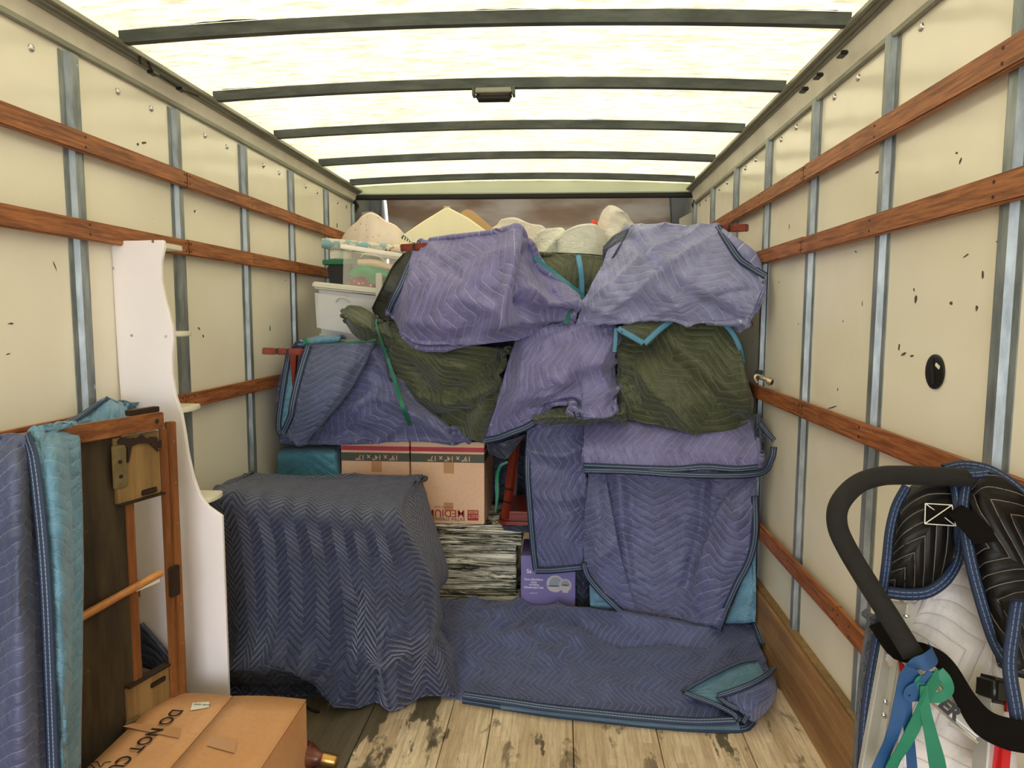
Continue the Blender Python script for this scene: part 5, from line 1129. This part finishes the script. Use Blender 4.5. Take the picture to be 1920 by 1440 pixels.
# ------------------------------------------------------------------ soft things on top, in the attic opening
lump('pillow', [[(632, 460), (632, 463), (634, 468)], [(655, 428), (655, 448), (656, 470)], [(674, 412), (678, 440), (680, 474)], [(695, 399), (700, 438), (704, 476)], [(722, 414), (722, 446), (724, 478)], [(742, 424), (744, 450), (746, 478)], [(762, 446), (762, 462), (762, 478)]],
     4.55, M['pillow'], 'pale pink dotted pillow on top of the load at the left end', 'pillow', 171, None, (.10, .10, .14, .1), dc=(.12, .03, 0, -.02, 0, .03, .12), wr=.008, fold=.012, res=.014)
cu = empty('foam_block'); Yc = 4.4
pl = [at(x, y, Yc) for x, y in ((748, 445), (792, 415), (838, 387), (878, 408), (922, 440), (922, 480), (748, 480))]
MB().prism(pl, (0, .10, 0)).build('foam_pad', M['cream'], cu, bevel=.008, seg=3)
MB().bar(at(832, 388, Yc+.02), at(844, 388, Yc+.02), .02, .008).build('frayed_tip', M['beige'], cu)
tag(cu, 'cream foam pad standing corner-up behind the upper left blanket', 'foam pad')
o = MB().prism([at(x, y, 4.62) for x, y in ((862, 402), (868, 395), (876, 392), (888, 396), (932, 434), (932, 480), (850, 480))], (0, .02, 0)).build('board', M['tan'], None, bevel=.004); tag(o, 'tan rounded board leaning behind the cream foam pad', 'board')
G_ = 'white plastic bags on top of the load'
lump('plastic_bag', [[(928, 428), (930, 450), (935, 500)], [(942, 412), (945, 450), (950, 500)], [(966, 410), (968, 450), (972, 500)], [(992, 420), (994, 455), (996, 500)], [(1016, 424), (1020, 455), (1020, 500)], [(1030, 440), (1032, 460), (1032, 500)]], 4.45, M['bag1'], 'white floral bag bulging just right of the cream foam pad', 'bag', 181, G_, (.12, .1, .16, .1), dc=(.08, .0, -.03, -.02, 0, .08), wr=.030, fold=.020, wsc=13, thick=.004, res=.012)
lump('plastic_bag', [[(1004, 445), (1004, 462), (1006, 482)], [(1022, 430), (1022, 458), (1024, 484)], [(1044, 428), (1042, 456), (1042, 482)], [(1056, 436), (1052, 456), (1050, 478)]], 4.2, M['bag2'], 'small crumpled white bag between the floral bag and the round bag', 'bag', 182, G_, (.08, .08, .12, .1), dc=(.05, -.02, -.02, .05), wr=.030, fold=.020, wsc=12, thick=.004, res=.010)
lump('plastic_bag', [[(1040, 462), (1040, 472), (1042, 490)], [(1054, 438), (1054, 462), (1056, 490)], [(1080, 424), (1082, 460), (1084, 492)], [(1110, 421), (1112, 462), (1114, 496)], [(1132, 432), (1134, 465), (1134, 498)]], 4.12, M['bag2'], 'round white plastic bag sitting above the olive bundle with the light blue band', 'bag', 183, G_, (.1, .1, .16, .1), dc=(.08, .0, -.04, -.03, .05), wr=.030, fold=.020, wang=1.0, wsc=13, thick=.004, res=.010)
lump('plastic_bag', [[(1120, 420), (1122, 445), (1124, 480)], [(1132, 394), (1134, 440), (1136, 480)], [(1148, 387), (1150, 440), (1152, 480)], [(1168, 396), (1170, 440), (1172, 480)], [(1188, 420), (1188, 450), (1190, 480)], [(1212, 430), (1212, 450), (1214, 480)]], 4.3, M['bag3'], 'peaked white plastic bag behind the upper right blanket', 'bag', 184, G_, (.1, .1, .14, .1), dc=(.06, .0, -.03, -.02, .02, .08), wr=.030, fold=.020, wang=1.2, wsc=12, thick=.004, res=.010)
o = MB().tube([at(1114, 428, 4.25), at(1114, 420, 4.25), at(1114.3, 414, 4.25), at(1114.3, 412.5, 4.25)], [.022, .020, .015, .012], 16).build('bottle_cap', M['orange'], None, smooth=True); tag(o, 'small orange red cap showing beside the peaked white bag', 'cap')

# ------------------------------------------------------------------ hand truck with padded cover, front right
at_full = at
def at(x, y, Y): return at_full(x, y, Y*.93)
ht = empty('hand_truck'); Y = 1.45
tubed('foam_handle', [at(1812, 896, 1.53), at(1780, 894, 1.52), at(1700, 891, 1.50), at(1650, 893, 1.49), at(1606, 909, 1.48), at(1574, 945, 1.46), at(1570, 985, 1.45), at(1588, 1028, 1.44), at(1625, 1090, 1.42), at(1670, 1160, 1.39), at(1712, 1228, 1.36)], .0185, M['foam'], ht, 20)
MB().bar(at(1693, 1130, 1.50), at(1640, 1440, 1.38), .050, .020, up=(.9, .3, 0)).build('side_rail', M['alu'], ht, bevel=.003)
MB().bar(at(1668, 1190, 1.47), at(1618, 1470, 1.36), .012, .026, up=(.9, .3, 0)).build('rail_flange', M['alu'], ht, bevel=.002)
MB().bar(at(1860, 1280, 1.40), at(1846, 1470, 1.34), .034, .030, up=(.9, .3, 0)).build('side_rail', M['alu'], ht, bevel=.003)
MB().bar(at(1863, 1268, 1.40), at(1860, 1316, 1.385), .046, .042, up=(.9, .3, 0)).build('end_cap', M['blackp'], ht, bevel=.008, seg=3)
MB().bar(at(1885, 1308, 1.385), at(1884, 1332, 1.38), .018, .016, up=(.9, .3, 0)).build('reflector', M['redr'], ht, bevel=.001)
MB().bar(at(1880, 1394, 1.345), at(1873, 1470, 1.32), .019, .020, up=(.9, .3, 0)).build('reflector', M['redr'], ht, bevel=.001)
MB().bar(at(1663, 1226, 1.45), at(1838, 1378, 1.36), .014, .034).build('cross_bar', M['alu'], ht, bevel=.003)
MB().bar(at(1668, 1222, 1.44), at(1842, 1366, 1.355), .004, .005).build('bar_lip', M['steel'], ht)
MB().bar(at(1660, 1240, 1.445), at(1834, 1392, 1.350), .004, .005).build('bar_lip', M['steel'], ht)
c = at(1750, 1298, 1.392); MB().tube([c, c+np.array([0, .02, 0])], [.014, .014], 20).build('round_hub', M['steel'], ht, smooth=True)
MB().tube([c+np.array([0, -.002, 0]), c+np.array([0, .0, 0])], [.006, .008], 14).build('hub_bolt', M['alu'], ht, smooth=True)
d1 = at(1800, 1334, 1.365)-at(1770, 1308, 1.38)
text('bar_lettering', 'ER', M['ink'], ht, tuple(at(1781, 1330, 1.352)), tuple(d1), (.35, 0, 1), .030, bold=.0016, ext=.0006)
MB().prism([at(1685, 1240, 1.425), at(1697, 1252, 1.42), at(1690, 1262, 1.42)], (0, .003, 0)).build('warning_sticker', M['redr'], ht)
for p in ((1661, 1316, 1.40), (1658, 1341, 1.39), (1699, 1155, 1.47), (1874, 1394, 1.33)):
    c = at(*p); MB().tube([c, c+np.array([0, -.004, 0]), c+np.array([0, -.006, 0])], [.0055, .005, .002], 12).build('bolt', M['steel'], ht, smooth=True)
tag(ht, 'aluminium hand truck with a thick black foam handle leaning at the right wall', 'hand truck')
# padded cover
hc = patch('hand_truck_cover', [[(1706, 1125, 1.56), (1700, 1200, 1.53), (1690, 1320, 1.48), (1680, 1470, 1.44)], [(1760, 1080, 1.56), (1755, 1200, 1.52), (1750, 1320, 1.47), (1745, 1470, 1.43)], [(1815, 1040, 1.56), (1815, 1200, 1.50), (1812, 1320, 1.45), (1810, 1470, 1.41)], [(1865, 1040, 1.56), (1880, 1200, 1.49), (1890, 1320, 1.43), (1900, 1470, 1.39)]],
     1.5, M['white_q'], back=(.03, .03, .02, 0), ang=1.9, wr=.006, fold=.008, seed=201, thick=.012, res=.008)
tag(hc, 'padded hand truck cover with grey quilted lining, black quilted flaps and blue binding', 'padded cover')
f1 = patch('black_flap', [[(1672, 1000, 1.53), (1668, 1040, 1.51), (1662, 1085, 1.50), (1664, 1110, 1.50)], [(1690, 945, 1.54), (1695, 1010, 1.49), (1700, 1070, 1.48), (1705, 1118, 1.50)], [(1735, 905, 1.55), (1740, 980, 1.49), (1745, 1050, 1.48), (1745, 1105, 1.50)], [(1785, 900, 1.55), (1788, 960, 1.50), (1790, 1020, 1.50), (1778, 1075, 1.51)], [(1796, 905, 1.56), (1800, 960, 1.53), (1800, 1010, 1.53), (1795, 1045, 1.53)]],
     1.5, M['black'], parent=hc, back=(0, .03, .03, .02), ang=-.9, wr=.004, fold=.004, seed=202, thick=.014, res=.008)
binding(f1, [(1700, 912), (1680, 950), (1668, 1000), (1662, 1060), (1655, 1108)], .020, 'bind_royal', .006, parent=hc)
binding(f1, [(1662, 1110), (1700, 1114), (1740, 1110), (1775, 1085), (1796, 1045), (1800, 990), (1797, 940), (1790, 905)], .024, 'bind_royal', .010, parent=hc)
MB().prism([onp(f1, x, y, .014) for x, y in ((1734, 943), (1785, 946), (1793, 987), (1733, 983))], (0, .003, 0)).build('sewn_patch', M['strapb'], hc)
for a_, b_ in (((1735, 944), (1785, 947)), ((1785, 947), (1792, 986)), ((1792, 986), (1734, 982)), ((1734, 982), (1735, 944)), ((1735, 944), (1792, 986)), ((1785, 947), (1734, 982))):
    MB().tube([onp(f1, *a_, .0155), onp(f1, *b_, .0155)], .0010, 6).build('patch_thread', M['paper'], hc)
f2 = patch('black_flap', [[(1815, 905, 1.54), (1812, 960, 1.50), (1828, 1060, 1.47), (1850, 1160, 1.45), (1880, 1245, 1.43)], [(1850, 885, 1.54), (1850, 960, 1.47), (1860, 1060, 1.44), (1875, 1160, 1.42), (1895, 1260, 1.40)], [(1895, 905, 1.52), (1900, 980, 1.46), (1905, 1070, 1.43), (1910, 1160, 1.41), (1915, 1270, 1.39)], [(1950, 960, 1.50), (1955, 1010, 1.46), (1955, 1090, 1.43), (1955, 1180, 1.41), (1955, 1280, 1.39)]],
     1.45, M['black'], parent=hc, back=(.02, 0, .03, 0), ang=1.2, wr=.004, fold=.006, seed=203, thick=.014, res=.008)
binding(f2, [(1812, 900), (1806, 960), (1818, 1040), (1838, 1120), (1866, 1205), (1895, 1255)], .024, 'bind_royal', .010, parent=hc)
ribbon_strip('edge_binding', [at(x, y, Y_) for x, y, Y_ in ((1770, 880, 1.56), (1805, 873, 1.57), (1850, 880, 1.55), (1890, 902, 1.53), (1935, 940, 1.50))], .022, M['bind_royal'], hc, .008, (-.2, -1, .5))
ribbon_strip('edge_binding', [at(x, y, Y_) for x, y, Y_ in ((1812, 900, 1.52), (1816, 890, 1.52), (1835, 888, 1.51), (1850, 886, 1.51))], .020, M['bind_royal'], hc, .008)
ribbon_strip('edge_binding', [at(x, y, Y_) for x, y, Y_ in ((1908, 1125, 1.36), (1900, 1180, 1.36), (1893, 1250, 1.34), (1905, 1330, 1.33), (1915, 1390, 1.32))], .026, M['bind_royal'], hc, .008)
sp_ = patch('side_strip', [[(1645, 1160, 1.52), (1628, 1260, 1.48), (1618, 1350, 1.44), (1612, 1470, 1.41)], [(1668, 1160, 1.50), (1652, 1260, 1.46), (1640, 1350, 1.42), (1632, 1470, 1.39)]], 1.5, M['dkblue'], parent=hc, back=(.04, .01, .02, 0), wr=.003, fold=.003, seed=204, thick=.01)
ribbon_strip('edge_binding', [at(x, y, Y_) for x, y, Y_ in ((1654, 1110, 1.50), (1650, 1170, 1.49), (1634, 1260, 1.45), (1622, 1350, 1.41), (1616, 1470, 1.37))], .020, M['bind_royal'], hc, .006)
ribbon_strip('webbing_strap', [at(x, y, Y_) for x, y, Y_ in ((1652, 1165, 1.48), (1690, 1215, 1.43), (1740, 1225, 1.40), (1775, 1250, 1.385), (1810, 1310, 1.36), (1845, 1355, 1.33), (1890, 1376, 1.31), (1940, 1385, 1.30))], [.05, .05, .030, .030, .036, .048, .054, .054], M['strapb'], hc, .004, (0, -1, .1))
ribbon_strip('webbing_end', [at(x, y, Y_) for x, y, Y_ in ((1790, 955, 1.48), (1815, 975, 1.45), (1838, 1000, 1.43), (1846, 1018, 1.42))], [.03, .044, .05, .045], M['strapb'], hc, .004, (0, -1, .1), twist=(0, .3, .1))
tag(hc, 'padded hand truck cover with grey quilted lining, black quilted flaps and blue binding', 'padded cover')
# ribbons knotted to the handle
def rib(label, px, w, mat, tw=None):
    o = ribbon_strip('tie_ribbon', [at(*p) for p in px], w, M[mat], None, .0016, (0, -1, .1), twist=tw); tag(o, label, 'ribbon', 'tie ribbons on the hand truck'); return o
rib('blue ribbon wrapped round the lower end of the foam handle', [(1702, 1262, 1.345), (1716, 1248, 1.325), (1738, 1240, 1.32), (1752, 1228, 1.335), (1746, 1216, 1.36)], [.02, .028, .03, .026], 'rib_b')
rib('blue ribbon hanging furthest left from the handle knot', [(1712, 1252, 1.33), (1697, 1272, 1.325), (1690, 1310, 1.32), (1678, 1365, 1.31), (1660, 1410, 1.31), (1640, 1460, 1.30)], .024, 'rib_b', (0, .2, .0, .3, 0))
rib('blue ribbon hanging straight down in the middle of the knot', [(1726, 1266, 1.33), (1704, 1290, 1.325), (1700, 1330, 1.32), (1706, 1390, 1.315), (1712, 1460, 1.31)], .018, 'rib_b', (.2, 0, 0, .2, 0))
rib('blue ribbon loop folded beside the green knot', [(1748, 1262, 1.322), (1730, 1282, 1.32), (1708, 1294, 1.318), (1704, 1305, 1.318), (1722, 1304, 1.318), (1738, 1292, 1.32)], .018, 'rib_b')
rib('green ribbon crossing down to the left from the knot', [(1764, 1262, 1.325), (1740, 1300, 1.312), (1722, 1345, 1.308), (1700, 1390, 1.305), (1676, 1430, 1.30), (1660, 1470, 1.30)], .022, 'rib_g', (0, .3, 0, .3, 0))
rib('green ribbon hanging to the lower right from the knot', [(1732, 1286, 1.312), (1735, 1330, 1.308), (1746, 1380, 1.304), (1756, 1425, 1.30), (1764, 1470, 1.30)], [.012, .018, .022, .028, .028], 'rib_g')
rib('green ribbon loop around the hub below the knot', [(1760, 1258, 1.325), (1774, 1275, 1.32), (1778, 1295, 1.318), (1760, 1308, 1.318), (1738, 1302, 1.318), (1724, 1280, 1.32), (1740, 1272, 1.325), (1764, 1264, 1.33)], .018, 'rib_g')
cn = tubed('crumpled_tape_coil', [at(x, y, Y_) for x, y, Y_ in ((1735, 1290, 1.345), (1745, 1284, 1.34), (1757, 1288, 1.34), (1764, 1298, 1.345))], .007, M['steel'], ht)

# ------------------------------------------------------------------ put every root's origin at the thing's base
bpy.context.view_layer.update()
for o in [o for o in COL.objects if o.parent is None and o.type in ('EMPTY', 'MESH')]:
    pts = []
    def rec(p):
        if p.type == 'MESH': pts.extend([p.matrix_world @ Vector(c) for c in p.bound_box])
        for c in p.children: rec(c)
    rec(o)
    if not pts: continue
    lo_ = Vector([min(p[i] for p in pts) for i in range(3)]); hi_ = Vector([max(p[i] for p in pts) for i in range(3)])
    base = Vector(((lo_.x+hi_.x)/2, (lo_.y+hi_.y)/2, lo_.z))
    if o.type == 'MESH': o.data.transform(Matrix.Translation(-base)); o.data.update()
    o.location = base
    for c in o.children: c.matrix_parent_inverse = Matrix.Translation(-base)
